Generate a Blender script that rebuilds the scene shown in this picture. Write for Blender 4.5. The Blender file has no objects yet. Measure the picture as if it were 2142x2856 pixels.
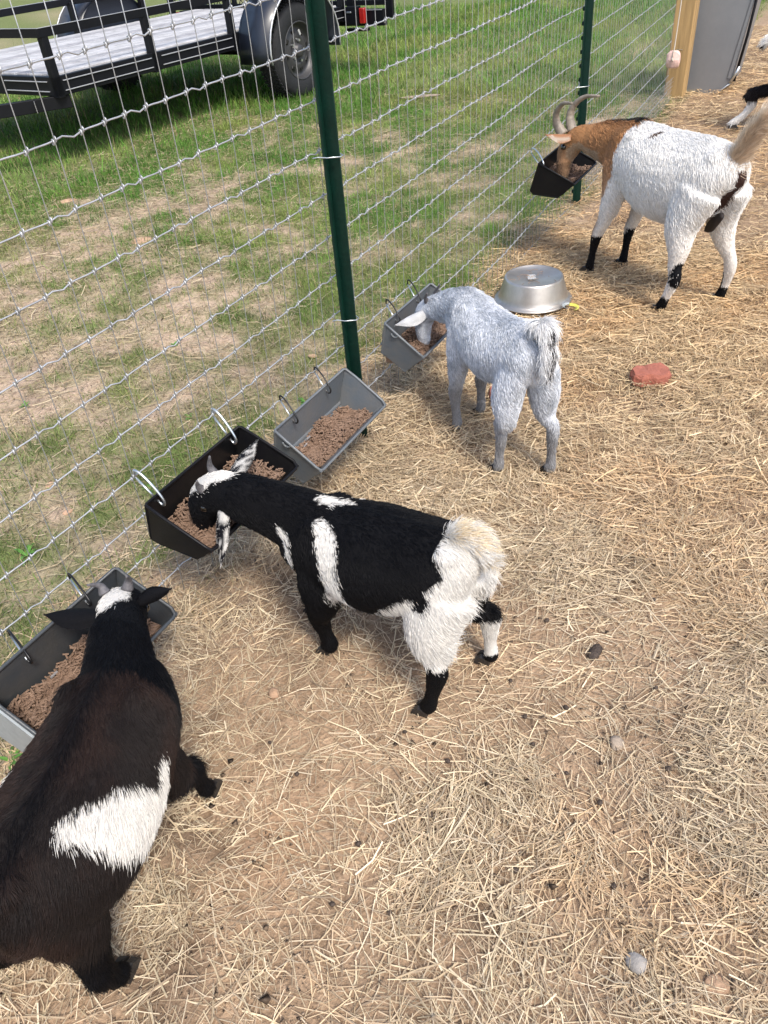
import bpy, bmesh, math, random
import numpy as np
from mathutils import Vector, Matrix

random.seed(7)
RNG = np.random.default_rng(11)
S = bpy.context.scene
C = S.collection

# ------------------------------------------------------------------ camera
CAM = np.array([0.0, -1.025, 1.238])
RIGHT = Vector((0.4727, -0.8779, -0.0771))
DOWN = Vector((-0.5787, -0.2434, -0.7784))
FWD = Vector((0.6646, 0.4125, -0.6231))
cam_data = bpy.data.cameras.new('camera')
cam = bpy.data.objects.new('camera', cam_data)
C.objects.link(cam)
FWD.normalize()
RIGHT = (RIGHT - FWD * RIGHT.dot(FWD)).normalized()
UPV = RIGHT.cross(FWD)
cam.matrix_world = Matrix(((RIGHT.x, UPV.x, -FWD.x, CAM[0]),
                           (RIGHT.y, UPV.y, -FWD.y, CAM[1]),
                           (RIGHT.z, UPV.z, -FWD.z, CAM[2]),
                           (0, 0, 0, 1)))
cam_data.sensor_fit = 'VERTICAL'
cam_data.sensor_height = 24.0
cam_data.lens = 24.0 * 2125.0 / 2856.0
cam_data.clip_start = 0.05
cam_data.clip_end = 400
S.camera = cam

# ------------------------------------------------------------------ light
SUN_EL, SUN_AZ = math.radians(53), math.radians(236)      # azimuth: direction the light comes from, from +x towards +y
world = bpy.data.worlds.new('World')
S.world = world
world.use_nodes = True
wn = world.node_tree
bg = wn.nodes['Background']
sky = wn.nodes.new('ShaderNodeTexSky')
sky.sky_type = 'NISHITA'
sky.sun_disc = False
sky.sun_elevation = SUN_EL
sky.sun_rotation = math.radians(90) - SUN_AZ
sky.dust_density = 3.0
sky.air_density = 1.0
wn.links.new(sky.outputs[0], bg.inputs['Color'])
bg.inputs['Strength'].default_value = 0.15
sd = bpy.data.lights.new('sun', 'SUN')
sd.energy = 2.0
sd.angle = math.radians(11)
sd.color = (1.0, 0.95, 0.87)
sun = bpy.data.objects.new('sun', sd)
C.objects.link(sun)
sdir = Vector((math.cos(SUN_EL) * math.cos(SUN_AZ), math.cos(SUN_EL) * math.sin(SUN_AZ), math.sin(SUN_EL)))
sun.rotation_euler = sdir.to_track_quat('Z', 'Y').to_euler()
sun.location = (0, 0, 8)
S.view_settings.view_transform = 'Standard'
S.view_settings.look = 'None'
S.view_settings.gamma = 1
S.view_settings.use_curve_mapping = False
S.view_settings.exposure = 0.86

# ------------------------------------------------------------------ noise (numpy value noise)
def _hash(ix, iy, iz, seed):
    h = (ix.astype(np.int64) * 374761393 + iy.astype(np.int64) * 668265263 + iz.astype(np.int64) * 2147483647 + seed * 1274126177) & 0xffffffff
    h = ((h ^ (h >> 13)) * 1274126177) & 0xffffffff
    h = (h ^ (h >> 16)) & 0xffffff
    return h / float(0xffffff)

def vnoise(p, scale=1.0, seed=0):
    p = np.asarray(p, float) * scale
    if p.shape[1] == 2:
        p = np.c_[p, np.zeros(len(p))]
    i = np.floor(p).astype(np.int64)
    f = p - i
    f = f * f * (3 - 2 * f)
    out = 0
    for dx in (0, 1):
        for dy in (0, 1):
            for dz in (0, 1):
                w = (f[:, 0] if dx else 1 - f[:, 0]) * (f[:, 1] if dy else 1 - f[:, 1]) * (f[:, 2] if dz else 1 - f[:, 2])
                out = out + w * _hash(i[:, 0] + dx, i[:, 1] + dy, i[:, 2] + dz, seed)
    return out

def fbm(p, scale=1.0, seed=0, octs=3):
    v, a, t = 0, 1.0, 0
    for k in range(octs):
        v = v + a * vnoise(p, scale * 2 ** k, seed + k * 17)
        t += a
        a *= .5
    return v / t

def sstep(a, b, x):
    t = np.clip((x - a) / (b - a), 0, 1)
    return t * t * (3 - 2 * t)

# ------------------------------------------------------------------ materials
MATS = {}
def mat(name, col, rough=.6, metal=0.0, bump=0.0, bscale=60.0, var=0.0, vscale=20.0, spec=.5, coat=0.0, col2=None, trans=0.0, coords='Object'):
    m = bpy.data.materials.new(name)
    m.use_nodes = True
    nt = m.node_tree
    b = nt.nodes['Principled BSDF']
    b.inputs['Base Color'].default_value = (*col, 1)
    b.inputs['Roughness'].default_value = rough
    b.inputs['Metallic'].default_value = metal
    b.inputs['Specular IOR Level'].default_value = spec
    if coat:
        b.inputs['Coat Weight'].default_value = coat
        b.inputs['Coat Roughness'].default_value = .15
    if trans:
        b.inputs['Transmission Weight'].default_value = trans
    tc = nt.nodes.new('ShaderNodeTexCoord')
    if var or col2:
        n = nt.nodes.new('ShaderNodeTexNoise')
        n.inputs['Scale'].default_value = vscale
        n.inputs['Detail'].default_value = 6
        n.inputs['Roughness'].default_value = .65
        nt.links.new(tc.outputs[coords], n.inputs['Vector'])
        mx = nt.nodes.new('ShaderNodeMix')
        mx.data_type = 'RGBA'
        c2 = col2 if col2 else tuple(max(0, c * (1 - var)) for c in col)
        c1 = col if col2 else tuple(min(1, c * (1 + var * .6)) for c in col)
        mx.inputs['A'].default_value = (*c1, 1)
        mx.inputs['B'].default_value = (*c2, 1)
        mr = nt.nodes.new('ShaderNodeMapRange')
        mr.inputs[1].default_value = .35
        mr.inputs[2].default_value = .68
        nt.links.new(n.outputs['Fac'], mr.inputs[0])
        nt.links.new(mr.outputs[0], mx.inputs['Factor'])
        nt.links.new(mx.outputs['Result'], b.inputs['Base Color'])
        r = nt.nodes.new('ShaderNodeMapRange')
        r.inputs[3].default_value = max(0, rough - .08)
        r.inputs[4].default_value = min(1, rough + .12)
        nt.links.new(n.outputs['Fac'], r.inputs[0])
        nt.links.new(r.outputs[0], b.inputs['Roughness'])
    if bump:
        n2 = nt.nodes.new('ShaderNodeTexNoise')
        n2.inputs['Scale'].default_value = bscale
        n2.inputs['Detail'].default_value = 5
        nt.links.new(tc.outputs[coords], n2.inputs['Vector'])
        bp = nt.nodes.new('ShaderNodeBump')
        bp.inputs['Strength'].default_value = bump
        bp.inputs['Distance'].default_value = .01
        nt.links.new(n2.outputs['Fac'], bp.inputs['Height'])
        nt.links.new(bp.outputs[0], b.inputs['Normal'])
    MATS[name] = m
    return m

def attr_mat(name, attr, rough=.55, spec=.3, gain=1.0, trans=0.0, noise=0.0):
    m = bpy.data.materials.new(name)
    m.use_nodes = True
    nt = m.node_tree
    b = nt.nodes['Principled BSDF']
    a = nt.nodes.new('ShaderNodeAttribute')
    a.attribute_name = attr
    nt.links.new(a.outputs['Color'], b.inputs['Base Color'])
    b.inputs['Roughness'].default_value = rough
    b.inputs['Specular IOR Level'].default_value = spec
    if trans:
        out = nt.nodes['Material Output']
        tr = nt.nodes.new('ShaderNodeBsdfTranslucent')
        nt.links.new(a.outputs['Color'], tr.inputs['Color'])
        ms = nt.nodes.new('ShaderNodeMixShader')
        ms.inputs[0].default_value = trans
        nt.links.new(b.outputs[0], ms.inputs[1])
        nt.links.new(tr.outputs[0], ms.inputs[2])
        nt.links.new(ms.outputs[0], out.inputs['Surface'])
    return m

M_WIRE = mat('galvanised_wire', (.33, .34, .345), .45, .5, var=.25, vscale=35)
M_LINE = mat('galvanised_line_wire', (.50, .51, .52), .42, .6, var=.25, vscale=35)
M_POST = mat('green_painted_steel', (.0025, .022, .015), .45, 0, bump=.15, bscale=90, var=.25, vscale=25, spec=.3)
M_STUD = M_POST
M_WOOD = mat('treated_timber', (.36, .235, .10), .8, bump=.4, bscale=40, var=.35, vscale=30)
for _n in [q for q in M_WOOD.node_tree.nodes if q.type == 'TEX_NOISE']:
    _mp = M_WOOD.node_tree.nodes.new('ShaderNodeMapping'); _mp.inputs['Scale'].default_value = (1, 1, .06)
    _tc = [q for q in M_WOOD.node_tree.nodes if q.type == 'TEX_COORD'][0]
    M_WOOD.node_tree.links.new(_tc.outputs['Object'], _mp.inputs['Vector']); M_WOOD.node_tree.links.new(_mp.outputs[0], _n.inputs['Vector'])
M_GPLA = mat('grey_plastic', (.105, .125, .145), .40, 0, bump=.12, bscale=120, col2=(.135, .140, .142), vscale=22)
M_DPLA = mat('dark_grey_plastic', (.045, .055, .065), .38, 0, bump=.12, bscale=120, col2=(.070, .072, .072), vscale=20)
M_BPLA = mat('black_plastic', (.006, .006, .008), .38, 0, bump=.04, bscale=160, col2=(.010, .010, .010), vscale=12, spec=.16)
M_CPLA = mat('clear_plastic', (.30, .33, .34), .35, 0, spec=.5, var=.1, vscale=60)
M_PELL = mat('feed_pellet', (.25, .165, .115), .85, bump=.2, bscale=400, col2=(.15, .092, .06), vscale=70)
M_STEEL = mat('stainless_steel', (.50, .47, .43), .40, .9, var=.25, vscale=9)
M_SILV = mat('zinc_plated_steel', (.62, .66, .68), .28, .9)
M_BLKM = mat('black_coated_metal', (.01, .01, .011), .35, .2)
M_TRBL = mat('black_trailer_paint', (.0045, .005, .007), .45, 0, spec=.22, var=.3, vscale=10)
M_FEND = mat('dark_blue_fender_paint', (.011, .015, .025), .4, .0, coat=.15, bump=.05, bscale=15)
M_TYRE = mat('tyre_rubber', (.010, .011, .013), .8, bump=.3, bscale=80, var=.2)
M_RIM = mat('grey_wheel_paint', (.05, .05, .052), .45, .3)
M_DECK = mat('weathered_deck_board', (.42, .42, .43), .85, bump=.5, bscale=30, var=.28, vscale=9)
M_RED = mat('red_lamp_lens', (.30, .012, .010), .2, 0, coat=.5)
M_LABEL = mat('aluminium_label', (.45, .45, .44), .5, .2, var=.2, vscale=120)
M_EDGE = mat('edge_highlight_and_mark', (.5, .51, .53), .4, .5)  # pale metal for painted edge highlights on the trailer, and for moulded marks
M_TANK = mat('grey_sheet_metal', (.23, .24, .255), .42, .35, var=.12, vscale=3, bump=.06, bscale=6)
M_REDB = mat('red_mineral_block', (.31, .105, .070), .85, bump=.5, bscale=60, var=.18, vscale=25)
M_SALT = mat('pink_rock_salt', (.70, .48, .42), .45, 0, bump=.3, bscale=40, var=.15, vscale=30)
M_ROPE = mat('rope_fibre', (.50, .45, .38), .9)
M_HOOF = mat('hoof_horn', (.018, .016, .015), .5, 0, bump=.3, bscale=120)
M_HORN = mat('grey_horn', (.10, .095, .10), .6, 0, bump=.4, bscale=120, var=.25, vscale=40)
M_HORN2 = mat('tan_horn', (.22, .185, .145), .5, 0, bump=.3, bscale=80, var=.3, vscale=30)
M_EYE = mat('dark_eye', (.012, .009, .006), .08, 0, coat=1)
M_SKIN = mat('dark_skin', (.016, .012, .012), .75)
M_STONE = mat('pale_stone', (.30, .24, .185), .9, bump=.8, bscale=50, var=.3, vscale=30)
M_STONET = mat('tan_stone', (.34, .22, .14), .9, bump=.8, bscale=60, var=.25, vscale=40)
M_CLAY = mat('orange_clay', (.50, .32, .21), .95, bump=.8, bscale=40, var=.25, vscale=30)
M_DUNG = mat('dropping', (.050, .034, .024), .7, bump=.5, bscale=200, var=.4, vscale=60)
M_YEL = mat('yellow_plastic_film', (.58, .55, .10), .4)
M_FUR = attr_mat('goat_skin_and_undercoat', 'coat', .8, .15)
M_HAIR = attr_mat('goat_hair', 'coat', .5, .16)
M_STRAW = attr_mat('straw', 'tint', .62, .25, trans=.12)
M_GRASS = attr_mat('grass_blade', 'tint', .55, .25, trans=.3)

# ------------------------------------------------------------------ object helpers
def link(name, me, parent=None, m=None, smooth=False):
    o = bpy.data.objects.new(name, me)
    C.objects.link(o)
    if m is not None and len(me.materials) == 0:
        me.materials.append(m)
    if parent is not None:
        o.parent = parent
    if smooth and hasattr(me, 'polygons'):
        me.polygons.foreach_set('use_smooth', [True] * len(me.polygons))
    return o

def tag(o, label=None, cat=None, group=None, kind=None):
    if label: o['label'] = label
    if cat: o['category'] = cat
    if group: o['group'] = group
    if kind: o['kind'] = kind
    return o

def empty(name, loc=(0, 0, 0), rz=0.0, **k):
    o = bpy.data.objects.new(name, None)
    C.objects.link(o)
    o.location = loc
    o.rotation_euler = (0, 0, rz)
    o.empty_display_size = .1
    return tag(o, **k)

class MB:
    """collects shapes, built as one mesh object"""
    def __init__(s): s.v, s.f = [], []
    def add(s, v, f):
        b = len(s.v)
        s.v += [tuple(map(float, q)) for q in v]
        s.f += [tuple(b + i for i in q) for q in f]
        return s
    def box(s, c, d, R=None, bev=0.0):
        hx, hy, hz = d[0] / 2, d[1] / 2, d[2] / 2
        if bev <= 0:
            v = [(x * hx, y * hy, z * hz) for z in (-1, 1) for y in (-1, 1) for x in (-1, 1)]
            f = [(0, 2, 3, 1), (4, 5, 7, 6), (0, 1, 5, 4), (2, 6, 7, 3), (0, 4, 6, 2), (1, 3, 7, 5)]
        else:
            bm = bmesh.new()
            bmesh.ops.create_cube(bm, size=1)
            for q in bm.verts: q.co = Vector((q.co.x * d[0], q.co.y * d[1], q.co.z * d[2]))
            bmesh.ops.bevel(bm, geom=bm.edges[:], offset=bev, segments=1, affect='EDGES')
            bm.verts.index_update()
            v = [tuple(q.co) for q in bm.verts]
            f = [tuple(q.index for q in p.verts) for p in bm.faces]
            bm.free()
        out = []
        for p in v:
            p = Vector(p)
            if R is not None: p = R @ p
            out.append((p.x + c[0], p.y + c[1], p.z + c[2]))
        return s.add(out, f)
    def bar(s, a, b, w, h, up=(0, 0, 1), bev=0.0):
        a, b = Vector(a), Vector(b)
        x = (b - a); L = x.length; x.normalize()
        z = Vector(up); z = (z - x * z.dot(x)).normalized(); y = z.cross(x)
        R = Matrix((x, y, z)).transposed()
        return s.box((a + b) / 2, (L, w, h), R, bev)
    def tube(s, pts, r, n=6, closed=False, caps=True):
        pts = [Vector(p) for p in pts]
        rs = r if hasattr(r, '__len__') else [r] * len(pts)
        m = len(pts); v = []; f = []
        prev = None
        for i, p in enumerate(pts):
            if closed: t = pts[(i + 1) % m] - pts[i - 1]
            else: t = pts[min(i + 1, m - 1)] - pts[max(i - 1, 0)]
            if t.length < 1e-9: t = Vector((0, 0, 1))
            t.normalize()
            if prev is None:
                u = t.orthogonal().normalized()
            else:
                u = prev - t * prev.dot(t)
                u = u.normalized() if u.length > 1e-6 else t.orthogonal().normalized()
            prev = u
            w = t.cross(u)
            for k in range(n):
                a = 2 * math.pi * k / n
                v.append(p + (u * math.cos(a) + w * math.sin(a)) * rs[i])
        rng = m if closed else m - 1
        for i in range(rng):
            j = (i + 1) % m
            for k in range(n):
                l = (k + 1) % n
                f.append((i * n + k, i * n + l, j * n + l, j * n + k))
        if caps and not closed:
            f.append(tuple(range(n))[::-1]); f.append(tuple((m - 1) * n + k for k in range(n)))
        return s.add(v, f)
    def lathe(s, prof, n=32, c=(0, 0, 0), R=None):
        v = []; f = []
        for (r, z) in prof:
            for k in range(n):
                a = 2 * math.pi * k / n
                p = Vector((r * math.cos(a), r * math.sin(a), z))
                if R is not None: p = R @ p
                v.append((p.x + c[0], p.y + c[1], p.z + c[2]))
        for i in range(len(prof) - 1):
            for k in range(n):
                l = (k + 1) % n
                f.append((i * n + k, i * n + l, (i + 1) * n + l, (i + 1) * n + k))
        return s.add(v, f)
    def prism(s, poly, a, b):
        """poly: list of 3D points of one face; extruded by vector b - a"""
        d = Vector(b) - Vector(a)
        n = len(poly)
        v = [Vector(p) for p in poly] + [Vector(p) + d for p in poly]
        f = [tuple(range(n))[::-1], tuple(range(n, 2 * n))] + [(i, (i + 1) % n, n + (i + 1) % n, n + i) for i in range(n)]
        return s.add(v, f)
    def mesh(s, name):
        me = bpy.data.meshes.new(name)
        me.from_pydata(s.v, [], s.f)
        bm = bmesh.new(); bm.from_mesh(me)
        bmesh.ops.recalc_face_normals(bm, faces=bm.faces)
        bm.to_mesh(me); bm.free()
        return me
    def build(s, name, m, parent=None, smooth=False):
        return link(name, s.mesh(name), parent, m, smooth)

def big_mesh(name, verts, faces_idx, nper, tint=None, attr='tint'):
    """verts (n,3); faces_idx (m,nper) arrays"""
    me = bpy.data.meshes.new(name)
    nv, nf = len(verts), len(faces_idx)
    me.vertices.add(nv)
    me.vertices.foreach_set('co', np.ascontiguousarray(verts, dtype=np.float32).ravel())
    me.loops.add(nf * nper)
    me.loops.foreach_set('vertex_index', np.ascontiguousarray(faces_idx, dtype=np.int32).ravel())
    me.polygons.add(nf)
    me.polygons.foreach_set('loop_start', np.arange(0, nf * nper, nper, dtype=np.int32))
    me.polygons.foreach_set('loop_total', np.full(nf, nper, dtype=np.int32))
    me.update(calc_edges=True)
    if tint is not None:
        at = me.color_attributes.new(attr, 'FLOAT_COLOR', 'POINT')
        at.data.foreach_set('color', np.c_[tint, np.ones(nv)].astype(np.float32).ravel())
    return me

# ------------------------------------------------------------------ ground
def ground_h(x, y):
    p = np.c_[x, y]
    h = (fbm(p, 1.3, 3, 3) - .5) * .030 + (fbm(p, 9, 5, 3) - .5) * .010
    far = np.clip((np.abs(y) + np.abs(x) - 8) / 20, 0, 1)
    return h * (1 - far) - .004

def axis(lo, hi, n, e0, e1, ne):
    mid = np.linspace(lo, hi, n)
    a = lo - np.geomspace(.05, lo - e0, ne)[::-1]
    b = hi + np.geomspace(.05, e1 - hi, ne)
    return np.r_[a, mid, b]
gx = axis(-.6, 4.2, 330, -60, 90, 40)
gy = axis(-1.8, 2.2, 280, -60, 90, 40)
XX, YY = np.meshgrid(gx, gy, indexing='xy')
V = np.c_[XX.ravel(), YY.ravel(), np.zeros(XX.size)]
V[:, 2] = ground_h(V[:, 0], V[:, 1]) + (fbm(V[:, :2], 45, 8, 2) - .5) * .005
nx_, ny_ = len(gx), len(gy)
I = np.arange(nx_ * ny_).reshape(ny_, nx_)
F = np.stack([I[:-1, :-1].ravel(), I[:-1, 1:].ravel(), I[1:, 1:].ravel(), I[1:, :-1].ravel()], 1)

def grass_amount(x, y):
    """0..1: how grassy the ground is; outside the fence only"""
    p = np.c_[x, y]
    n = fbm(p, 1.5, 21, 4)
    n2 = fbm(p, 4.2, 31, 3)
    base = sstep(1.6, 3.2, x - y * .15)                       # greener to the right
    sand = np.exp(-(((x - 2.6) / 1.5) ** 2 + ((y - 1.7) / .8) ** 2)) * .75 + np.exp(-(((x - 3.9) / 1.6) ** 2 + ((y - 2.35) / .5) ** 2)) * .55
    n3 = fbm(p, 11, 37, 2)
    g = .43 + .52 * base - sand * .55 + (n - .5) * 1.2 + (n2 - .5) * 1.7 + (n3 - .5) * 1.1
    g += .5 * sstep(2.9, 3.5, y) * sstep(2.2, 3.5, x) * (1 - sstep(6.0, 9.0, y))
    g += .25 * sstep(4.6, 6.0, x) * (1 - sstep(2.5, 3.5, y) * .3)
    g *= sstep(.02, .30, y + (n - .5) * .3 + .05)
    bare = np.exp(-(((x - 5.3) / .9) ** 2 + ((y - .35) / .22) ** 2))       # dug soil by the corner
    return np.clip(g - bare, 0, 1)

def straw_amount(x, y):
    """0..1 straw cover in the pen"""
    p = np.c_[x, y]
    n = fbm(p, 3.4, 41, 4)
    n2 = fbm(p, 11, 47, 2)
    cover = sstep(.85, 1.75, x + .15 * (-y - .6)) * .68 + .25
    soil = .78 * np.exp(-(((x - .72) / .26) ** 2 + ((y + .38) / .20) ** 2)) + .60 * np.exp(-(((x - 1.08) / .13) ** 2 + ((y + .62) / .2) ** 2)) \
        + .62 * np.exp(-(((x - .46) / .11) ** 2 + ((y + .47) / .15) ** 2)) + .22 * np.exp(-(((x - 1.25) / .2) ** 2 + ((y + .42) / .16) ** 2)) \
        + .50 * np.exp(-(((x - .88) / .10) ** 2 + ((y + .88) / .08) ** 2)) + .45 * np.exp(-(((x - .56) / .06) ** 2 + ((y + .95) / .09) ** 2))
    c = np.maximum(cover - soil + (n - .5) * 1.25 + (n2 - .5) * .8, .09)
    c *= 1 - sstep(-.03, .30, y - .06 * sstep(3, 6, x) + (n - .5) * .3)
    return np.clip(c, 0, 1)

gr = grass_amount(V[:, 0], V[:, 1])
st = straw_amount(V[:, 0], V[:, 1])
pen = 1 - sstep(-.15, .25, V[:, 1] + (fbm(V[:, :2], 3, 77, 2) - .5) * .3)
soil = np.array([.345, .245, .162])
wet = np.array([.190, .135, .093])
sand = np.array([.570, .435, .325])
green = np.array([.115, .175, .045])
dry = np.array([.27, .225, .125])
strawc = np.array([.29, .205, .125])
nn = fbm(V[:, :2], 5, 91, 4)[:, None]
nf = fbm(V[:, :2], 30, 93, 3)[:, None]
pcol = soil * (1 - sstep(.5, .75, nn)) + wet * sstep(.5, .75, nn)
nm = fbm(V[:, :2], 14, 95, 3)[:, None]
pcol = pcol * (.60 + .50 * nf + .40 * nm)
sp = (np.exp(-(((V[:, 0] - .46) / .10) ** 2 + ((V[:, 1] + .47) / .07) ** 2)))[:, None]
pcol = pcol * (1 - sp * .6) + np.array([.40, .26, .16]) * sp * .6
pcol = pcol * (1 - .4 * st[:, None]) + strawc * .4 * st[:, None]
ocol = sand * (.82 + .35 * nf) * (1 - .25 * sstep(.4, .7, nn))
g1 = (gr * .85)[:, None]
ocol = ocol * (1 - .35 * sstep(.35, .65, nf)) + dry * .35 * sstep(.35, .65, nf)
ocol = ocol * (1 - g1) + (green * (.7 + .6 * nn)) * g1
pb = pen[:, None]
gcol = pcol * pb + ocol * (1 - pb)
gm = big_mesh('ground', V, F, 4, gcol, 'tint')
m = attr_mat('ground_soil', 'tint', .95, .1)
nt = m.node_tree
b = nt.nodes['Principled BSDF']
tc = nt.nodes.new('ShaderNodeTexCoord')
def noise(scale, det=6):
    n = nt.nodes.new('ShaderNodeTexNoise'); n.inputs['Scale'].default_value = scale; n.inputs['Detail'].default_value = det
    nt.links.new(tc.outputs['Object'], n.inputs['Vector']); return n
n1, n2, n3 = noise(160), noise(45), noise(9, 8)
mul = nt.nodes.new('ShaderNodeMix'); mul.data_type = 'RGBA'; mul.blend_type = 'MULTIPLY'; mul.inputs['Factor'].default_value = 1
ramp = nt.nodes.new('ShaderNodeValToRGB')
ramp.color_ramp.elements[0].position = .3; ramp.color_ramp.elements[0].color = (.50, .47, .44, 1)
ramp.color_ramp.elements[1].position = .7; ramp.color_ramp.elements[1].color = (1.22, 1.22, 1.22, 1)
av = nt.nodes.new('ShaderNodeMath'); av.operation = 'ADD'
nt.links.new(n1.outputs['Fac'], av.inputs[0]); nt.links.new(n2.outputs['Fac'], av.inputs[1])
hf = nt.nodes.new('ShaderNodeMath'); hf.operation = 'MULTIPLY'; hf.inputs[1].default_value = .5
nt.links.new(av.outputs[0], hf.inputs[0]); nt.links.new(hf.outputs[0], ramp.inputs[0])
at = [n for n in nt.nodes if n.type == 'ATTRIBUTE'][0]
nt.links.new(at.outputs['Color'], mul.inputs['A']); nt.links.new(ramp.outputs[0], mul.inputs['B'])
nt.links.new(mul.outputs['Result'], b.inputs['Base Color'])
bp = nt.nodes.new('ShaderNodeBump'); bp.inputs['Strength'].default_value = .9; bp.inputs['Distance'].default_value = .006
nt.links.new(av.outputs[0], bp.inputs['Height']); nt.links.new(bp.outputs[0], b.inputs['Normal'])
g = link('ground', gm, None, m, True)
tag(g, kind='structure')

# ------------------------------------------------------------------ ribbons: straw and grass
def frust(x, y, z=0, margin=.06):
    """rough test that a place can be seen (keeps the straw where the photograph shows ground)"""
    d = np.c_[x - CAM[0], y - CAM[1], np.full(len(x), z - CAM[2])]
    X = d @ np.array(RIGHT); Y = d @ np.array(UPV); Z = d @ np.array(FWD)
    u = X / np.maximum(Z, .01) * (2125 / 2142.); v = Y / np.maximum(Z, .01) * (2125 / 2856.)
    return (Z > .1) & (np.abs(u) < .5 + margin * 3) & (np.abs(v) < .5 + margin * 3)

def ribbons(name, P, yaw, L, W, pitch, bend, roll, tint, mtl, kind='stuff', up=False, taper=False, segs=2):
    n = len(P)
    k = segs + 1
    t = np.linspace(0, 1, k)
    if up:
        dirh = np.c_[np.cos(yaw), np.sin(yaw), np.zeros(n)]
        pts = P[:, None, :] + (np.sin(pitch)[:, None] * L[:, None] * t[None] )[:, :, None] * np.array([0, 0, 1.])
        pts = pts + (np.cos(pitch)[:, None] * L[:, None] * t[None] + bend[:, None] * L[:, None] * t[None] ** 2)[:, :, None] * dirh[:, None]
        pts[:, :, 2] -= (np.abs(bend)[:, None] * L[:, None] * .5 * t[None] ** 2)
        side = np.c_[-np.sin(yaw + roll), np.cos(yaw + roll), np.zeros(n)]
        w = W[:, None] * (1 - t[None] ** 1.5 * (.95 if taper else 0))
        A = pts - side[:, None] * w[:, :, None] * .5
        B = pts + side[:, None] * w[:, :, None] * .5
    else:
        dx = np.c_[np.cos(yaw) * np.cos(pitch), np.sin(yaw) * np.cos(pitch), np.sin(pitch)]
        sx = np.c_[-np.sin(yaw), np.cos(yaw), np.zeros(n)]
        s = (t - .5)
        pts = P[:, None] + dx[:, None] * (s[None] * L[:, None])[:, :, None] + sx[:, None] * ((s[None] ** 2 * 4 - .5) * bend[:, None] * L[:, None])[:, :, None]
        pts[:, :, 2] += (RNG.random((n, k)) - .5) * .003
        nrm = np.cross(dx, sx)
        side = sx * np.cos(roll)[:, None] + nrm * np.sin(roll)[:, None]
        A = pts - side[:, None] * W[:, None, None] * .5
        B = pts + side[:, None] * W[:, None, None] * .5
    V = np.stack([A, B], 2).reshape(-1, 3)                    # n, k, 2
    base = (np.arange(n) * k * 2)[:, None]
    F = []
    for i in range(segs):
        F.append(np.c_[base + 2 * i, base + 2 * i + 1, base + 2 * i + 3, base + 2 * i + 2])
    F = np.stack(F, 1).reshape(-1, 4)
    T = np.repeat(tint, k * 2, 0)
    o = link(name, big_mesh(name, V, F, 4, T), None, mtl)
    return tag(o, kind=kind)

def scatter(n, x0, x1, y0, y1, dens):
    x = RNG.uniform(x0, x1, n); y = RNG.uniform(y0, y1, n)
    k = frust(x, y) & (RNG.random(n) < dens(x, y))
    return x[k], y[k]

# straw in the pen
xs, ys = [], []
for (n, x0, x1, y0, y1, s) in ((210000, -.1, 1.7, -1.75, .35, 1.0), (130000, 1.3, 3.6, -1.9, .45, 1.0), (70000, 3.2, 9.5, -3.2, .5, 1.0)):
    if x0 > 1.2:
        f = lambda x, y, x0=x0: np.clip(straw_amount(x, y), 0, 1) * (sstep(x0, x0 + .4, x) if x0 > 3 else sstep(1.3, 1.7, x) * (1 - sstep(3.2, 3.6, x)))
    else:
        f = lambda x, y: np.clip(straw_amount(x, y) * 1.0 + .05, 0, 1) * (1 - sstep(1.3, 1.7, x))
    a, b_ = scatter(n, x0, x1, y0, y1, f)
    xs.append(a); ys.append(b_)
x = np.concatenate(xs); y = np.concatenate(ys)
n = len(x)
dist = np.hypot(np.hypot(x, y + 1.0), 1.2)
cov = straw_amount(x, y)
L = RNG.gamma(3.4, .0120, n) * (1 + .10 * np.clip(dist - 1.5, 0, 4)) + .008
Wd = RNG.gamma(5, .00027, n).clip(.0006, .0026) * (1 + .22 * np.clip(dist - 1.6, 0, 5))
z = ground_h(x, y) + .003 + RNG.random(n) ** 1.6 * .022 * (.25 + cov)
yaw = RNG.uniform(0, 2 * np.pi, n) * .8 + fbm(np.c_[x, y], 4, 55, 2) * 6
pitch = RNG.normal(0, .10, n)
bend = RNG.normal(0, .055, n)
roll = RNG.normal(0, .45, n)
pal = np.array([[.64, .52, .34], [.74, .62, .44], [.60, .46, .29], [.46, .35, .23], [.68, .56, .37], [.36, .27, .18], [.54, .41, .27]])
tint = pal[RNG.integers(0, len(pal), n)] * RNG.uniform(.64, 1.12, n)[:, None] * (.84 + .36 * fbm(np.c_[x, y], 8, 59, 3))[:, None]
nearp = (1 - sstep(1.0, 1.9, x))[:, None] * .05
tint = tint * (1 - nearp) + tint.mean(1)[:, None] * np.array([1.02, .95, .86]) * nearp
gold = (sstep(1.2, 2.6, x) * .5)[:, None]
tint = tint * (1 - gold) + tint * np.array([1.10, .95, .72]) * gold
org = (sstep(.52, .66, fbm(np.c_[x, y], 3.0, 58, 3)) * .30 * (RNG.random(n) < .75))[:, None]
tint = tint * (1 - org) + tint * np.array([1.06, .78, .52]) * org
deep = sstep(.010, .002, z - ground_h(x, y) - .003)[:, None]
tint = tint * (1 - .0 * deep)
o = ribbons('straw', np.c_[x, y, z], yaw, L, Wd, pitch, bend, roll, tint, M_STRAW)
tag(o, label='dry golden straw strewn over the brown soil of the goat pen', cat='straw')
print('straw', n)

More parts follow.
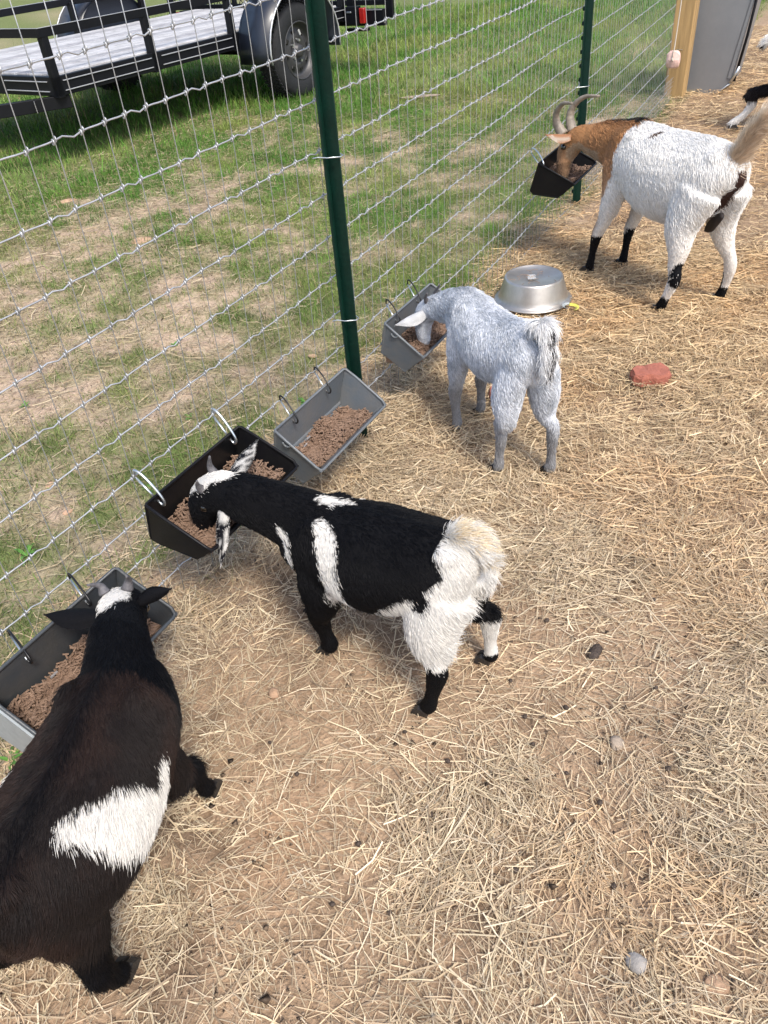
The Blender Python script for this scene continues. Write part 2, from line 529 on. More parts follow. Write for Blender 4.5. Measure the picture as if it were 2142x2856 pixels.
# crumbs of soil
x, y = scatter(120000, -.1, 3.4, -1.7, 2.2, lambda x, y: (.75 - .5 * straw_amount(x, y)) * (fbm(np.c_[x, y], 7, 63, 3) > .42) * np.where(x > 1.8, .45, 1.0))
n = len(x)
TV = np.array([[1, 1, 1], [-1, -1, 1], [-1, 1, -1], [1, -1, -1]]) * .577
ang = RNG.uniform(0, 6.28, n); sz = RNG.gamma(2, .0006, n) + .0006
tv = TV[None] * sz[:, None, None] * RNG.uniform(.6, 1.3, (n, 4, 1))
ca, sa = np.cos(ang)[:, None], np.sin(ang)[:, None]
tv = np.stack([tv[:, :, 0] * ca - tv[:, :, 1] * sa, tv[:, :, 0] * sa + tv[:, :, 1] * ca, tv[:, :, 2] * .7], 2) + np.c_[x, y, ground_h(x, y) + .003 + sz * .3][:, None]
ti = (np.arange(n) * 4)[:, None, None] + np.array([[0, 1, 2], [0, 3, 1], [0, 2, 3], [1, 3, 2]])[None]
pal = np.array([[.36, .26, .18], [.22, .155, .105], [.12, .085, .06], [.42, .32, .23]])
tint = pal[RNG.integers(0, 4, n)] * RNG.uniform(.7, 1.15, n)[:, None]
o = link('soil_crumbs', big_mesh('soil_crumbs', tv.reshape(-1, 3), ti.reshape(-1, 3), 3, np.repeat(tint, 4, 0)), None, M_STRAW)
tag(o, label='loose crumbs and grains of dry earth on the bare soil', cat='soil', kind='stuff')

# trodden dung and dark bits among the straw
x, y = scatter(16000, -.1, 5.5, -2.2, .2, lambda x, y: (fbm(np.c_[x, y], 4.5, 66, 3) > .50) * .6)
n = len(x)
ang = RNG.uniform(0, 6.28, n); sz = RNG.gamma(2.5, .0010, n) + .001
tv = TV[None] * sz[:, None, None] * RNG.uniform(.4, 1.5, (n, 4, 1))
ca, sa = np.cos(ang)[:, None], np.sin(ang)[:, None]
tv = np.stack([tv[:, :, 0] * ca - tv[:, :, 1] * sa, tv[:, :, 0] * sa + tv[:, :, 1] * ca, tv[:, :, 2] * .5], 2) + np.c_[x, y, ground_h(x, y) + .006 + RNG.random(n) * .008][:, None]
ti = (np.arange(n) * 4)[:, None, None] + np.array([[0, 1, 2], [0, 3, 1], [0, 2, 3], [1, 3, 2]])[None]
tint = np.array([[.10, .070, .048], [.06, .042, .03], [.17, .12, .08], [.24, .17, .11]])[RNG.integers(0, 4, n)] * RNG.uniform(.7, 1.2, n)[:, None]
o = link('trodden_dung', big_mesh('trodden_dung', tv.reshape(-1, 3), ti.reshape(-1, 3), 3, np.repeat(tint, 4, 0)), None, M_STRAW)
tag(o, label='small dark bits of trodden dung and earth mixed into the straw', cat='dung', kind='stuff')

# dry litter and straw stalks outside the fence
x, y = scatter(150000, -.2, 6.5, 0, 3.6, lambda x, y: (.42 + .45 * np.exp(-y / .35)) * (1 - .5 * grass_amount(x, y)) * np.clip(.1 + 1.5 * fbm(np.c_[x, y], 4, 61, 3), 0, 1))
n = len(x)
tint = np.array([[.50, .40, .26], [.42, .32, .20], [.34, .29, .15], [.56, .47, .32]])[RNG.integers(0, 4, n)] * RNG.uniform(.45, 1.05, n)[:, None]
o = ribbons('dead_grass', np.c_[x, y, ground_h(x, y) + .004 + RNG.random(n) * .012], RNG.uniform(0, 6.28, n), RNG.gamma(3, .014, n) + .01,
            RNG.uniform(.0010, .0024, n) * (1 + .15 * y), RNG.normal(0, .16, n), RNG.normal(0, .12, n), RNG.normal(0, .5, n), tint, M_STRAW)
tag(o, label='dead grass stalks lying on the sandy soil outside the fence', cat='dead grass')

# grass
def grass(n, x0, x1, y0, y1, dens, hs, ws, name):
    x, y = scatter(n, x0, x1, y0, y1, dens)
    n = len(x)
    ga = grass_amount(x, y)
    h = RNG.gamma(4, .25, n) * hs * (.55 + .7 * ga) * (.6 + .8 * fbm(np.c_[x, y], 2.2, 71, 3))
    fr = RNG.random(n)
    p = fbm(np.c_[x, y], 2.0, 81, 3)
    yel = sstep(.42, .68, p)[:, None]
    base = np.array([.082, .185, .028]) * (1 - yel) + np.array([.190, .245, .062]) * yel
    olive = (1 - sstep(1.6, 3.0, x - y * .2))[:, None] * .5
    base = base * (1 - olive) + np.array([.17, .175, .07]) * olive
    under = 0 * (sstep(3.3, 3.7, y) * (1 - sstep(5.3, 6, y)) * sstep(3.5, 4.2, x) * (1 - sstep(7.2, 7.8, x)))[:, None]
    base = base * (1 - .3 * under)
    tint = base * RNG.uniform(.55, 1.75, n)[:, None] * (.55 + .95 * fbm(np.c_[x, y], 11, 73, 2))[:, None]
    dr = fr < (.30 - .22 * ga)
    tint[dr] = np.array([.36, .29, .15]) * RNG.uniform(.7, 1.2, dr.sum())[:, None]
    o = ribbons(name, np.c_[x, y, ground_h(x, y) - .002], RNG.uniform(0, 6.28, n), h, ws * RNG.uniform(.6, 1.4, n) * (1 + .22 * np.clip(y - .5, 0, 6)),
                RNG.uniform(.55, 1.5, n), RNG.normal(0, .5, n), RNG.normal(0, .6, n), tint, M_GRASS, up=True, taper=True)
    return o
o = grass(330000, -.2, 6.5, .02, 3.2, lambda x, y: np.clip(grass_amount(x, y) * 1.0 + .04, 0, 1), .030, .0020, 'grass')
tag(o, label='short green lawn grass growing outside the wire fence', cat='grass')
o = grass(150000, 1.0, 12, 3.0, 9.5, lambda x, y: np.clip(grass_amount(x, y) * .9 + .05, 0, 1), .055, .0030, 'grass')
tag(o, label='taller green grass growing under and behind the trailer', cat='grass')
o = grass(60000, 5.5, 14, .05, 4, lambda x, y: np.clip(grass_amount(x, y) * .9 + .1, 0, 1), .05, .004, 'grass')
tag(o, label='rough green grass beyond the second green steel post', cat='grass')

# ------------------------------------------------------------------ wire fence
OF = np.array([-0.816, -0.059, -1.184])
MF = np.array([[1.0, -0.0008, -0.0175], [0.0, .99905, -.04358], [.01746, .04357, .9989]])
def mesh_pt(c, r):
    cc = min(max(c, -8), 58)
    a = cc / 30. - .3; b = r / 5. - 1
    q = (.0552, -.0182, .0074, .0002, -.0105, -.0237, -.0190, .0050, -.0193)
    yo = q[0] * a * a + q[1] * a * b + q[2] * b * b + q[3] * a * a * b + q[4] * a * b * b + q[5] * a ** 3
    zo = q[6] * a * a + q[7] * a ** 3
    X = np.array([c * .0512 + q[8] * b * cc / 30., yo, -r * .1016 + zo])
    Y = MF @ (X - OF)
    if c > 40: Y = Y + np.array([0, .034 * min(1, (c - 40) / 14.), 0])
    if c > 64: Y = Y + np.array([0, .0018 * (c - 64), 0])
    return Y
from functools import lru_cache
mesh_pt = lru_cache(None)(mesh_pt)
CJ = {c: random.uniform(-.0035, .0035) + .004 * math.sin(c * .8) for c in range(-40, 140)}
def fp(c, r):
    p = mesh_pt(c, r)
    return Vector((p[0] + CJ.get(c, 0), p[1], p[2] + random.uniform(-.0012, .0012)))
C0, C1 = -20, 106
fence = empty('wire_fence', (2.5, .03, 0), label='galvanised woven wire mesh fence running past the feeders', cat='fence')
bx = Vector((2.5, .03, 0))
KN = {}
for r in range(0, 13):
    for c in range(C0, C1 + 1):
        KN[(c, r)] = fp(c, r)
for r in range(0, 13):
    mb = MB(); pts = []
    for c in range(C0, C1):
        a, b2 = KN[(c, r)], KN[(c + 1, r)]
        d = b2 - a
        pts.append(a - bx)
        k = 1.0 if (c + r) % 3 == 0 else .1
        pts.append(a + d * .30 + Vector((0, 0, .0022 * k)) - bx)
        pts.append(a + d * .68 + Vector((0, 0, -.0042 * k)) - bx)
    pts.append(KN[(C1, r)] - bx)
    mb.tube(pts, .00155 if r else .0018, 5)
    mb.build('line_wire', M_LINE, fence, True)
for c in range(C0, C1 + 1):
    pts = [KN[(c, r)] + Vector((0, -.0012, 0)) - bx for r in range(0, 13)]
    MB().tube(pts, .00086, 5).build('stay_wire', M_WIRE, fence, True)
kb = MB()
for (c, r), p in KN.items():
    far = c > 45
    nseg = 5 if far else 8
    t = Vector((1, 0, 0)); u = Vector((0, 0, 1)); w = Vector((0, 1, 0))
    q = p - bx
    for s_ in ((-1, 1) if not far else (0,)):
        ring = []
        for k in range(nseg):
            a = 2 * math.pi * k / nseg
            ring.append(q + t * (s_ * .0026 + .001 * math.sin(a)) + u * (math.cos(a) * .0040 + s_ * .0016) + w * (math.sin(a) * .0034))
        kb.tube(ring, .00125, 4, closed=True)
o = kb.build('wire_knot', M_LINE, fence, True)
o['kind'] = 'stuff'

# finer dug-in strip of mesh at the corner
ap = empty('mesh_skirt', (5.0, .1, 0), label='fine dark mesh skirt along the fence bottom near the timber post', cat='mesh')
mb = MB()
for i in range(0, 75):
    xx = -.9 + i * .026
    mb.tube([(xx, 0, -.01), (xx + random.uniform(-.004, .004), .0, .17)], .0009, 3, caps=False)
mb.build('vertical_wire', M_WIRE, ap)['kind'] = 'stuff'
mb = MB()
for k in range(7):
    mb.tube([(-.92 + i * .2, random.uniform(-.002, .002), .005 + k * .026 + random.uniform(-.003, .003)) for i in range(11)], .0009, 3, caps=False)
mb.build('horizontal_wire', M_WIRE, ap)['kind'] = 'stuff'

# ------------------------------------------------------------------ T posts
def t_post(base, top, z0, face_dir, studs, clips, label):
    base, top = Vector(base), Vector(top)
    ax = (top - base).normalized()
    f = Vector(face_dir); f = (f - ax * f.dot(ax)).normalized()   # stud face normal
    s = ax.cross(f)
    e = empty('t_post', base, label=label, cat='fence post', group='green steel posts carrying the wire fence')
    L = (top - base).length + 0.02
    def strip(o_, w, d):
        mb = MB()
        a = -ax * .12 + o_; b3 = ax * L + o_
        mb.bar(a, b3, w, d, up=f, bev=.0008)
        return mb
    strip(f * 0, .037, .0032).build('face_plate', M_POST, e)
    w = MB(); w.bar(-ax * .12 - f * .0175, ax * L - f * .0175, .0045, .031, up=f, bev=.0008)
    w.build('web', M_POST, e)
    for s_ in (-1, 1):
        MB().bar(-ax * .12 + s * .016 * s_ - f * .0032, ax * L + s * .016 * s_ - f * .0032, .0035, .003, up=f).build('edge_rib', M_POST, e)
    sm = None
    k = .06
    while k < L - .02:
        mb = MB(); mb.bar((0, 0, -.008), (0, 0, .008), .013, .011, up=f, bev=.003)
        o = mb.build('stud', M_STUD, e); o.location = ax * k + f * .0065
        k += .054
    for zc in clips:
        c = ax * (zc / ax.z)
        mb = MB()
        pts = [c + s * .034 + f * .018, c + s * .024 + f * .010, c + s * .021 - f * .012, c + s * .006 - f * .038 , c - s * .006 - f * .038, c - s * .021 - f * .012, c - s * .026 + f * .010,
               c - s * .040 + f * .016, c - s * .046 + f * .020 + ax * .008, c - s * .058 + f * .014 - ax * .006]
        mb.tube(pts, .0016, 5)
        mb.build('wire_clip', M_SILV, e, True)
    return e
t_post((1.597, .030, 0), (1.527, -.024, 1.16), 0, (0, 1, 0), True, (.402, .805), 'nearer dark green steel T-post beside the light grey feeder')
t_post((3.845, .083, 0), (3.826, .093, 1.25), 0, (-.1, 1, 0), True, (.17, .52), 'farther dark green steel T-post behind the horned goat')

# timber post, salt lick, grey tank panel
wp = empty('timber_post', (6.285, .115, 0), label='square yellowish treated timber post at the pen corner', cat='post')
mb = MB(); mb.box((0.0, .0, .85), (.13, .132, 1.9), None, .006)
mb.build('beam', M_WOOD, wp)
for yy in (.3, .7):
    MB().tube([(-.067, -.02, yy), (-.072, 0, yy + .004), (-.067, .02, yy)], .002, 4).build('staple', M_SILV, wp)
lk = empty('salt_lick', (6.08, .12, .235), label='pink rock salt lick hanging on a rope in front of the timber post', cat='salt lick')
bm = bmesh.new(); bmesh.ops.create_icosphere(bm, subdivisions=3, radius=1)
for v in bm.verts:
    v.co = Vector((v.co.x * .030, max(-.043, min(.043, v.co.y * .052)), max(-.052, min(.05, v.co.z * .062)))) * (1 + .05 * math.sin(v.co.x * 5 + v.co.z * 7))
me = bpy.data.meshes.new('salt_lump'); bm.to_mesh(me); bm.free()
o = link('salt_lump', me, lk, M_SALT); o.location = (0, 0, .03)
MB().tube([(-.028, 0, .04), (-.034, 0, .06), (-.012, 0, .10), (.0, 0, .30), (.004, 0, .60), (.006, 0, .90)], .0035, 6).build('rope', M_ROPE, lk, True)
MB().tube([(-.040, .0, .046), (-.036, .0, .03), (-.030, -.005, .028)], .005, 6).build('knot', M_ROPE, lk, True)

tk = empty('grey_tank', (6.45, -.1, 0), label='tall flat grey sheet metal feeder panel with sloped lower corner beside the timber post', cat='hay feeder')
prof = [(.17, -.03), (-.02, -.03), (-.125, .060), (-.185, .62), (-.215, .95), (.17, .95)]
poly = [(0, y_, z_) for y_, z_ in prof]
MB().prism(poly, (0, 0, 0), (.42, 0, 0)).build('side_panel', M_TANK, tk)
mb = MB()
mb.tube([(-.006, -.018, -.022), (-.006, -.127, .066)], .006, 6)
mb.build('lower_rim', M_SILV, tk, True)
mb = MB(); mb.bar((-.002, -.105, .09), (-.002, -.178, .62), .022, .012, up=(1, 0, 0), bev=.002); mb.bar((-.002, -.178, .62), (-.002, -.205, .94), .022, .012, up=(1, 0, 0), bev=.002)
mb.build('edge_channel', M_TANK, tk)
mb = MB(); mb.tube([(-.01, -.142, .075), (-.01, -.175, .35), (-.01, -.215, .94)], .009, 8); mb.build('corner_tube', M_TRBL, tk, True)
mb = MB(); mb.tube([(-.012, -.120, .065), (-.014, -.146, .120), (-.010, -.160, .165)], .010, 8); mb.build('latch', M_SILV, tk, True)

# ------------------------------------------------------------------ feeders
def feeder(x0, x1, y, ztop, prof, mtl, notches, label, end_mat=None, t=.004, slots=False):
    """hook-over trough: profile (y,z) of the end seen from the side, back top first, going over the front lip and round the bottom"""
    W = x1 - x0
    e = empty('feeder', ((x0 + x1) / 2, y, ztop), label=label, cat='feeder', group='feed troughs clipped to the wire fence')
    BT, NT, LIP, BF, BB = [Vector((0, a, b)) for a, b in prof]
    hx = W / 2
    tap = .018
    def X(v, s, inset=0): return Vector((s * (hx - inset), v.y, v.z))
    cr = .018
    # outer shell rows from back top down, along bottom, up the front to the lip
    row = [(BT, 0), (BB + Vector((0, -.004, .012)), tap * .8), (BB + Vector((0, -.012, .001)), tap), (BF + Vector((0, .010, .000)), tap), (BF + Vector((0, -.006, .010)), tap * .9), (LIP, 0)]
    def shell(off, nm, mt):
        # off = inward offset
        cx = (BT.y + LIP.y + BF.y + BB.y) / 4; cz = (BT.z + LIP.z + BF.z + BB.z) / 4
        def P(v, s, inset, corner=0.0):
            q = Vector((s * (hx - inset - off - corner), v.y, v.z))
            if off:
                d = Vector((0, cx - q.y, cz - q.z));
                if v is not BT and v is not LIP: q += d.normalized() * off * 1.2
                elif v is BT: q += Vector((0, -off, 0))
                else: q += Vector((0, off, .0))
            return q
        bm = bmesh.new()
        rings = []
        for v, ins in row:
            rings.append([bm.verts.new(P(v, -1, ins)), bm.verts.new(P(v, 1, ins))])
        for a, b_ in zip(rings, rings[1:]):
            bm.faces.new((a[0], a[1], b_[1], b_[0]))
        for s_, idx in ((-1, 0), (1, 1)):
            n_ = bm.verts.new(P(NT + Vector((0, 0, 0)), s_, .001))
            vs = [r[idx] for r in rings] + [n_]
            bm.faces.new(vs if s_ > 0 else vs[::-1])
        return bm
    # thick shell: build one skin and solidify inwards, bevelled corners
    bm = shell(0, 'x', None)
    bm.normal_update()
    ed = [q for q in bm.edges if len(q.link_faces) == 2]
    bmesh.ops.bevel(bm, geom=ed, offset=.011, segments=4, profile=.5, affect='EDGES', clamp_overlap=True)
    bmesh.ops.recalc_face_normals(bm, faces=bm.faces)
    me = bpy.data.meshes.new('trough_shell'); bm.to_mesh(me); bm.free()
    o = link('trough_shell', me, e, mtl, True)
    md = o.modifiers.new('thick', 'SOLIDIFY'); md.thickness = t; md.offset = 0
    dg = bpy.context.evaluated_depsgraph_get()
    me2 = bpy.data.meshes.new_from_object(o.evaluated_get(dg))
    o.modifiers.clear(); o.data = me2
    me2.polygons.foreach_set('use_smooth', [True] * len(me2.polygons))
    try: me2.set_sharp_from_angle(angle=math.radians(40))
    except Exception: pass
    # rolled rim
    rim = [X(BT, -1, .006), X(BT, 1, .006), X(BT + Vector((0, -.006, -.001)), 1, .001), X(NT, 1), X(LIP + Vector((0, .012, .010)), 1), X(LIP + Vector((0, .003, .001)), 1, .004), X(LIP, 1, .012), X(LIP, -1, .012), X(LIP + Vector((0, .003, .001)), -1, .004), X(LIP + Vector((0, .012, .010)), -1), X(NT, -1), X(BT + Vector((0, -.006, -.001)), -1, .001)]
    MB().tube(rim, .0036, 8, closed=True).build('rim', mtl, e, True)
    if notches:
        for s_ in (-1, 1):
            q = X(NT, s_) + Vector((s_ * .001, 0, -.006))
            pts = [q + Vector((0, math.cos(a) * .011, -math.sin(a) * .009)) for a in np.linspace(-.2, math.pi + .2, 9)]
            MB().tube(pts, .0030, 6).build('bowl_hook_notch', mtl, e, True)
    if slots:
        for k in range(2):
            MB().box((-.06 + k * .018, -.004 + 0, -.105 + k * .012), (.016, .002, .004)).build('moulded_mark', M_EDGE, e)
    if end_mat:
        a = hx + .0035
        pl = [Vector((-a, p.y, p.z)) for p in (BT + Vector((0, -.01, -.002)), NT, LIP, BF, BB)]
        MB().prism(pl, (0, 0, 0), (-.004, 0, 0)).build('translucent_end_plate', end_mat, e)
    # pellets resting in the bottom
    return e
G_PROF = [(0, 0), (-.034, -.020), (-.122, -.086), (-.058, -.145), (.022, -.112)]
B_PROF = [(0, 0), (-.040, -.016), (-.148, -.070), (-.090, -.122), (.030, -.118)]
D_PROF = [(0, 0), (-.034, -.020), (-.133, -.072), (-.060, -.150), (.024, -.125)]
feeder(.350, .672, .012, .277, D_PROF, M_DPLA, False, 'dark grey trough with a translucent left end, where the brown and white goat eats', end_mat=M_CPLA, slots=True)
feeder(.780, 1.092, .010, .350, B_PROF, M_BPLA, False, 'glossy black trough under the head of the black and white goat')
feeder(1.203, 1.538, .010, .268, G_PROF, M_GPLA, True, 'light grey trough full of pellets with no goat at it', slots=True)
feeder(1.768, 2.078, .010, .293, G_PROF, M_GPLA, True, 'light grey trough where the small grey goat eats')
feeder(3.060, 3.372, .008, .393, B_PROF, M_BPLA, False, 'black trough hung high where the large horned goat eats')

def pellets(x0, x1, y, ztop, prof, level, n, label):
    """a heap of short pellets lying at the given drop below the rim; a packed bed with loose ones on top"""
    BT, NT, LIP, BF, BB = prof
    def yrange(zr):
        # back and front wall at this height
        tb = (BT[1] - zr) / (BT[1] - BB[1]); yb = BT[0] + (BB[0] - BT[0]) * tb
        tf = (LIP[1] - zr) / (LIP[1] - BF[1]); yf = LIP[0] + (BF[0] - LIP[0]) * tf
        return yf + .008, yb - .008
    e = MB()
    # bed under the loose pellets
    yf, yb = yrange(level - .008); yf2, yb2 = yrange(prof[3][1] + .02)
    zb = prof[3][1] + .010
    v = [(x0 + .016, y + yf, ztop + level - .008), (x1 - .016, y + yf, ztop + level - .008), (x1 - .016, y + yb, ztop + level - .008), (x0 + .016, y + yb, ztop + level - .008),
         (x0 + .024, y + yf2, ztop + zb), (x1 - .024, y + yf2, ztop + zb), (x1 - .024, y + yb2, ztop + zb), (x0 + .024, y + yb2, ztop + zb)]
    e.add(v, [(0, 1, 2, 3), (4, 7, 6, 5), (0, 4, 5, 1), (1, 5, 6, 2), (2, 6, 7, 3), (3, 7, 4, 0)])
    yf, yb = yrange(level)
    for i in range(int(n * 1.35)):
        L = random.uniform(.009, .018); r = random.uniform(.0017, .0021)
        cx = random.uniform(x0 + .016 + L / 2, x1 - .016 - L / 2); cy = random.uniform(yf + .003, yb - .003)
        mound = .006 * math.sin(cx * 37) + .004 * math.sin(cy * 90 + 1)
        cz = level - .012 + random.random() * .018 + mound * 1.4
        a = random.uniform(0, 6.28); pt = random.gauss(0, .22)
        d = Vector((math.cos(a) * math.cos(pt), math.sin(a) * math.cos(pt), math.sin(pt))) * L / 2
        d.y = max(-(cy - yf), min(yb - cy, d.y)) if abs(d.y) > 0 else d.y
        p = Vector((cx, y + cy, ztop + cz))
        e.tube([p - d, p + d], r, 5)
    o = e.build('feed_pellets', M_PELL)
    return tag(o, label=label, cat='animal feed', kind='stuff')
pellets(.350, .672, .012, .277, D_PROF, -.098, 1500, 'brown feed pellets in the dark grey trough with the translucent end')
pellets(.780, 1.092, .010, .350, B_PROF, -.082, 1400, 'brown feed pellets in the black trough of the black and white goat')
pellets(1.203, 1.538, .010, .268, G_PROF, -.105, 1500, 'brown feed pellets in the light grey trough without a goat')
pellets(1.768, 2.078, .010, .293, G_PROF, -.100, 1100, 'brown feed pellets in the trough of the small grey goat')
pellets(3.060, 3.372, .008, .393, B_PROF, -.075, 700, 'brown feed pellets in the black trough of the horned goat')

for (xa, ya, za, xb, zb, mt, r, lab) in (
    (.461, .066, .277, .440, .262, M_BLKM, .0021, 'left black carabiner on the dark grey trough'),
    (.605, .060, .292, .585, .268, M_BLKM, .0021, 'right black carabiner on the dark grey trough'),
    (.815, .052, .389, .817, .338, M_SILV, .0028, 'left silver carabiner on the black trough of the black and white goat'),
    (1.064, .052, .389, 1.056, .338, M_SILV, .0028, 'right silver carabiner on the black trough of the black and white goat'),
    (1.299, .050, .298, 1.283, .257, M_BLKM, .0021, 'left black carabiner on the trough without a goat'),
    (1.459, .050, .296, 1.440, .257, M_BLKM, .0021, 'right black carabiner on the trough without a goat'),
    (1.862, .050, .315, 1.837, .280, M_BLKM, .0021, 'left black carabiner on the trough of the small grey goat'),
    (2.004, .050, .320, 1.976, .282, M_BLKM, .0021, 'right black carabiner on the trough of the small grey goat'),
    (3.150, .068, .411, 3.085, .385, M_SILV, .0028, 'silver carabiner on the high black trough of the horned goat')):
    # the link arches up and over from the wire to the hole near the rim
    pb = Vector((xb, -.004, zb)); pa = pb.lerp(Vector((xa, ya, za)), .92)
    e = empty('carabiner', (pa + pb) / 2, label=lab, cat='carabiner', group='carabiners hanging the troughs')
    o_ = (pa + pb) / 2
    up_ = .022 if mt is M_SILV else .016
    d_ = pb - pa
    ctl = [pa - d_ * .05 + Vector((0, .003, -.004)), pa - d_ * .10 + Vector((0, 0, up_ * .45)), pa + d_ * .12 + Vector((0, 0, up_ * .95)), pa + d_ * .45 + Vector((0, 0, up_ * 1.05)), pa + d_ * .80 + Vector((0, 0, up_ * .75)),
           pa + d_ * 1.02 + Vector((0, 0, up_ * .25)), pb + Vector((0, 0, -.006)), pb + Vector((0, .006, -.010)), pb + Vector((0, .012, -.006))]
    P_ = []
    for i in range(len(ctl) - 1):
        a0 = ctl[max(i - 1, 0)]; a1 = ctl[i]; a2 = ctl[i + 1]; a3 = ctl[min(i + 2, len(ctl) - 1)]
        for t_ in (0, .25, .5, .75): P_.append(.5 * ((2 * a1) + (a2 - a0) * t_ + (2 * a0 - 5 * a1 + 4 * a2 - a3) * t_ ** 2 + (3 * a1 - a0 - 3 * a2 + a3) * t_ ** 3))
    P_.append(ctl[-1])
    MB().tube([q - o_ for q in P_], r, 8).build('body', mt, e, True)
    MB().tube([ctl[-1] - o_, ctl[0] - o_], r * .85, 8).build('gate', M_SILV, e, True)

# ------------------------------------------------------------------ trailer
TA = np.array([3.81, 3.47]); TD = np.array([.9976, -.069]); TN = np.array([.069, .9976])
tr = empty('utility_trailer', (TA[0], TA[1], 0), math.atan2(TD[1], TD[0]), label='black flatbed utility trailer with pale plank deck parked behind the fence', cat='trailer')
LT, WT = 3.26, 1.86
ZF0, ZD, ZR = .425, .545, .80
def bpart(name, c, d, m_, bev=.003, parent=tr):
    return MB().box(c, d, None, bev).build(name, m_, parent)
for (nm, n_) in (('side_beam', 0.0), ('side_beam', WT)):
    o = bpart(nm, (LT / 2, n_ + (.02 if n_ == 0 else -.02), (ZF0 + ZD - .01) / 2), (LT, .04, ZD - ZF0 - .01), M_TRBL)
for (z_) in (.452, .508):
    for (a, b_) in ((.06, .84), (.94, 1.70), (2.60, 3.24)):
        bpart('flange_highlight', ((a + b_) / 2, -.004, z_), (b_ - a, .010, .005), M_EDGE, .001)  # painted highlight where the flange tops catch light
    bpart('flange_highlight', (-.004, .30, z_), (.010, .44, .005), M_EDGE, .001)  # same painted highlight across the front
for a in (0, LT):
    bpart('cross_beam', (a + (.02 if a == 0 else -.02), WT / 2, (ZF0 + ZD - .01) / 2), (.04, WT - .08, ZD - ZF0 - .01), M_TRBL)
M_DECKS = [M_DECK, mat('deck_board_pale', (.40, .40, .41), .85, bump=.5, bscale=30, var=.28, vscale=9), mat('deck_board_dark', (.30, .30, .315), .85, bump=.5, bscale=30, var=.3, vscale=9)]
npl = 13
pw = (WT - .10) / npl
bpart('gap_shade_sheet', (LT / 2, WT / 2, ZD - .045), (LT - .12, WT - .12, .006), M_TRBL, .001)  # added black sheet, stands for the shade in the plank gaps
for i in range(npl):
    yy = .05 + (i + .5) * pw
    o = bpart('deck_plank', (LT / 2, yy, ZD - .018 + random.uniform(-.0015, .0015)), (LT - .10, pw - .016, .034), M_DECKS[i % 3], .004)
for n_ in (.025, WT - .025):
    for a in (.025, .88, 1.74, 2.55, LT - .025):
        o = bpart('upright', (a, n_, (ZF0 + ZR) / 2 - .02), (.05, .05, ZR - ZF0 - .02), M_TRBL)
    bpart('top_rail', (LT / 2, n_ - (.012 if n_ < 1 else -.012), ZR - .025), (LT + .04, .03, .05), M_TRBL)
    bpart('rail_highlight', (LT / 2, n_ - (.026 if n_ < 1 else -.026), ZR + .001), (LT + .04, .004, .004), M_EDGE, .001)  # highlight along the rail, put in as a pale strip
bpart('top_rail', (.0, WT / 2, ZR - .025), (.03, WT - .06, .05), M_TRBL)
bpart('rail_highlight', (-.016, WT / 2, ZR + .001), (.004, WT, .004), M_EDGE, .001)  # painted highlight on the front rail
bpart('upright', (.025, .80, (ZF0 + ZR) / 2 - .02), (.05, .05, ZR - ZF0 - .02), M_TRBL)
for s_ in (-1, 1):
    mb = MB(); y0 = WT / 2 + s_ * (WT / 2 - .03)
    mb.bar((.10, y0, .385), (-1.25, WT / 2 + s_ * .03, .385), .05, .075, bev=.003)
    mb.build('tongue_beam', M_TRBL, tr)
o = MB().box((0, 0, 0), (.002, .155, .062), None).build('maker_plate', M_LABEL, tr)
mb = MB()
o.location = (-.095, .145, .385)
o.rotation_euler = (0, 0, math.radians(-35))
MB().tube([(-1.25, WT / 2, .385), (-1.35, WT / 2, .40), (-1.40, WT / 2, .40)], .035, 8).build('coupler', M_TRBL, tr, True)
# axle, wheels, fenders
WX = 2.215
MB().tube([(WX, -.1, .34), (WX, WT + .1, .34)], .03, 8).build('axle', M_TRBL, tr, True)
def wheel(yc, s_):
    e = bpy.data.objects.new('wheel', None); C.objects.link(e); e.parent = tr; e.location = (WX, yc, .345)
    R = Matrix.Rotation(math.radians(90) * s_, 3, 'X')     # lathe z -> outward (-y for near side)
    prof = [(.185, -.09), (.20, -.10), (.30, -.10), (.325, -.085), (.340, -.06), (.342, 0), (.340, .06), (.325, .085), (.30, .10), (.215, .098), (.20, .085)]
    MB().lathe(prof, 48, (0, 0, 0), R).build('tyre', M_TYRE, e, True)
    mb = MB()
    for k in range(60):
        a = 2 * math.pi * k / 60
        for zz in (-.07, -.035, 0, .035, .07):
            q = Vector((.343 * math.cos(a + zz), .343 * math.sin(a + zz), zz)); q = R @ q
            rot_ = R @ Matrix.Rotation(a + zz, 3, 'Z')
            mb.box(q, (.008, .020, .026), rot_)
    mb.build('tread', M_TYRE, e)['kind'] = 'stuff'
    prof = [(.208, .095), (.203, .100), (.196, .090), (.185, .05), (.170, .040), (.150, .045), (.110, .062), (.090, .062), (.060, .045), (.052, .048), (.048, .085), (.030, .095), (.0005, .096)]
    MB().lathe(prof, 48, (0, 0, 0), R).build('rim', M_RIM, e, True)
    for k in range(8):
        a = 2 * math.pi * k / 8 + .2
        q = R @ Vector((.135 * math.cos(a), .135 * math.sin(a), .0565))
        MB().box(q, (.026, .036, .006), R @ Matrix.Rotation(a, 3, 'Z'), .002).build('vent_hole', M_BLKM, e)
    for k in range(5):
        a = 2 * math.pi * k / 5
        q = R @ Vector((.075 * math.cos(a), .075 * math.sin(a), .060))
        MB().tube([q, q + R @ Vector((0, 0, .016))], .010, 6).build('lug_nut', M_SILV, e)
    mb = MB(); mb.box(R @ Vector((.03, .125, .078)), (.02, .04, .004) if abs(s_) else (.02, .04, .004), R @ Matrix.Rotation(.5, 3, 'Z')); mb.build('valve_sticker', M_LABEL, e)
    return e
wheel(-.165, 1)
wheel(WT + .165, -1)
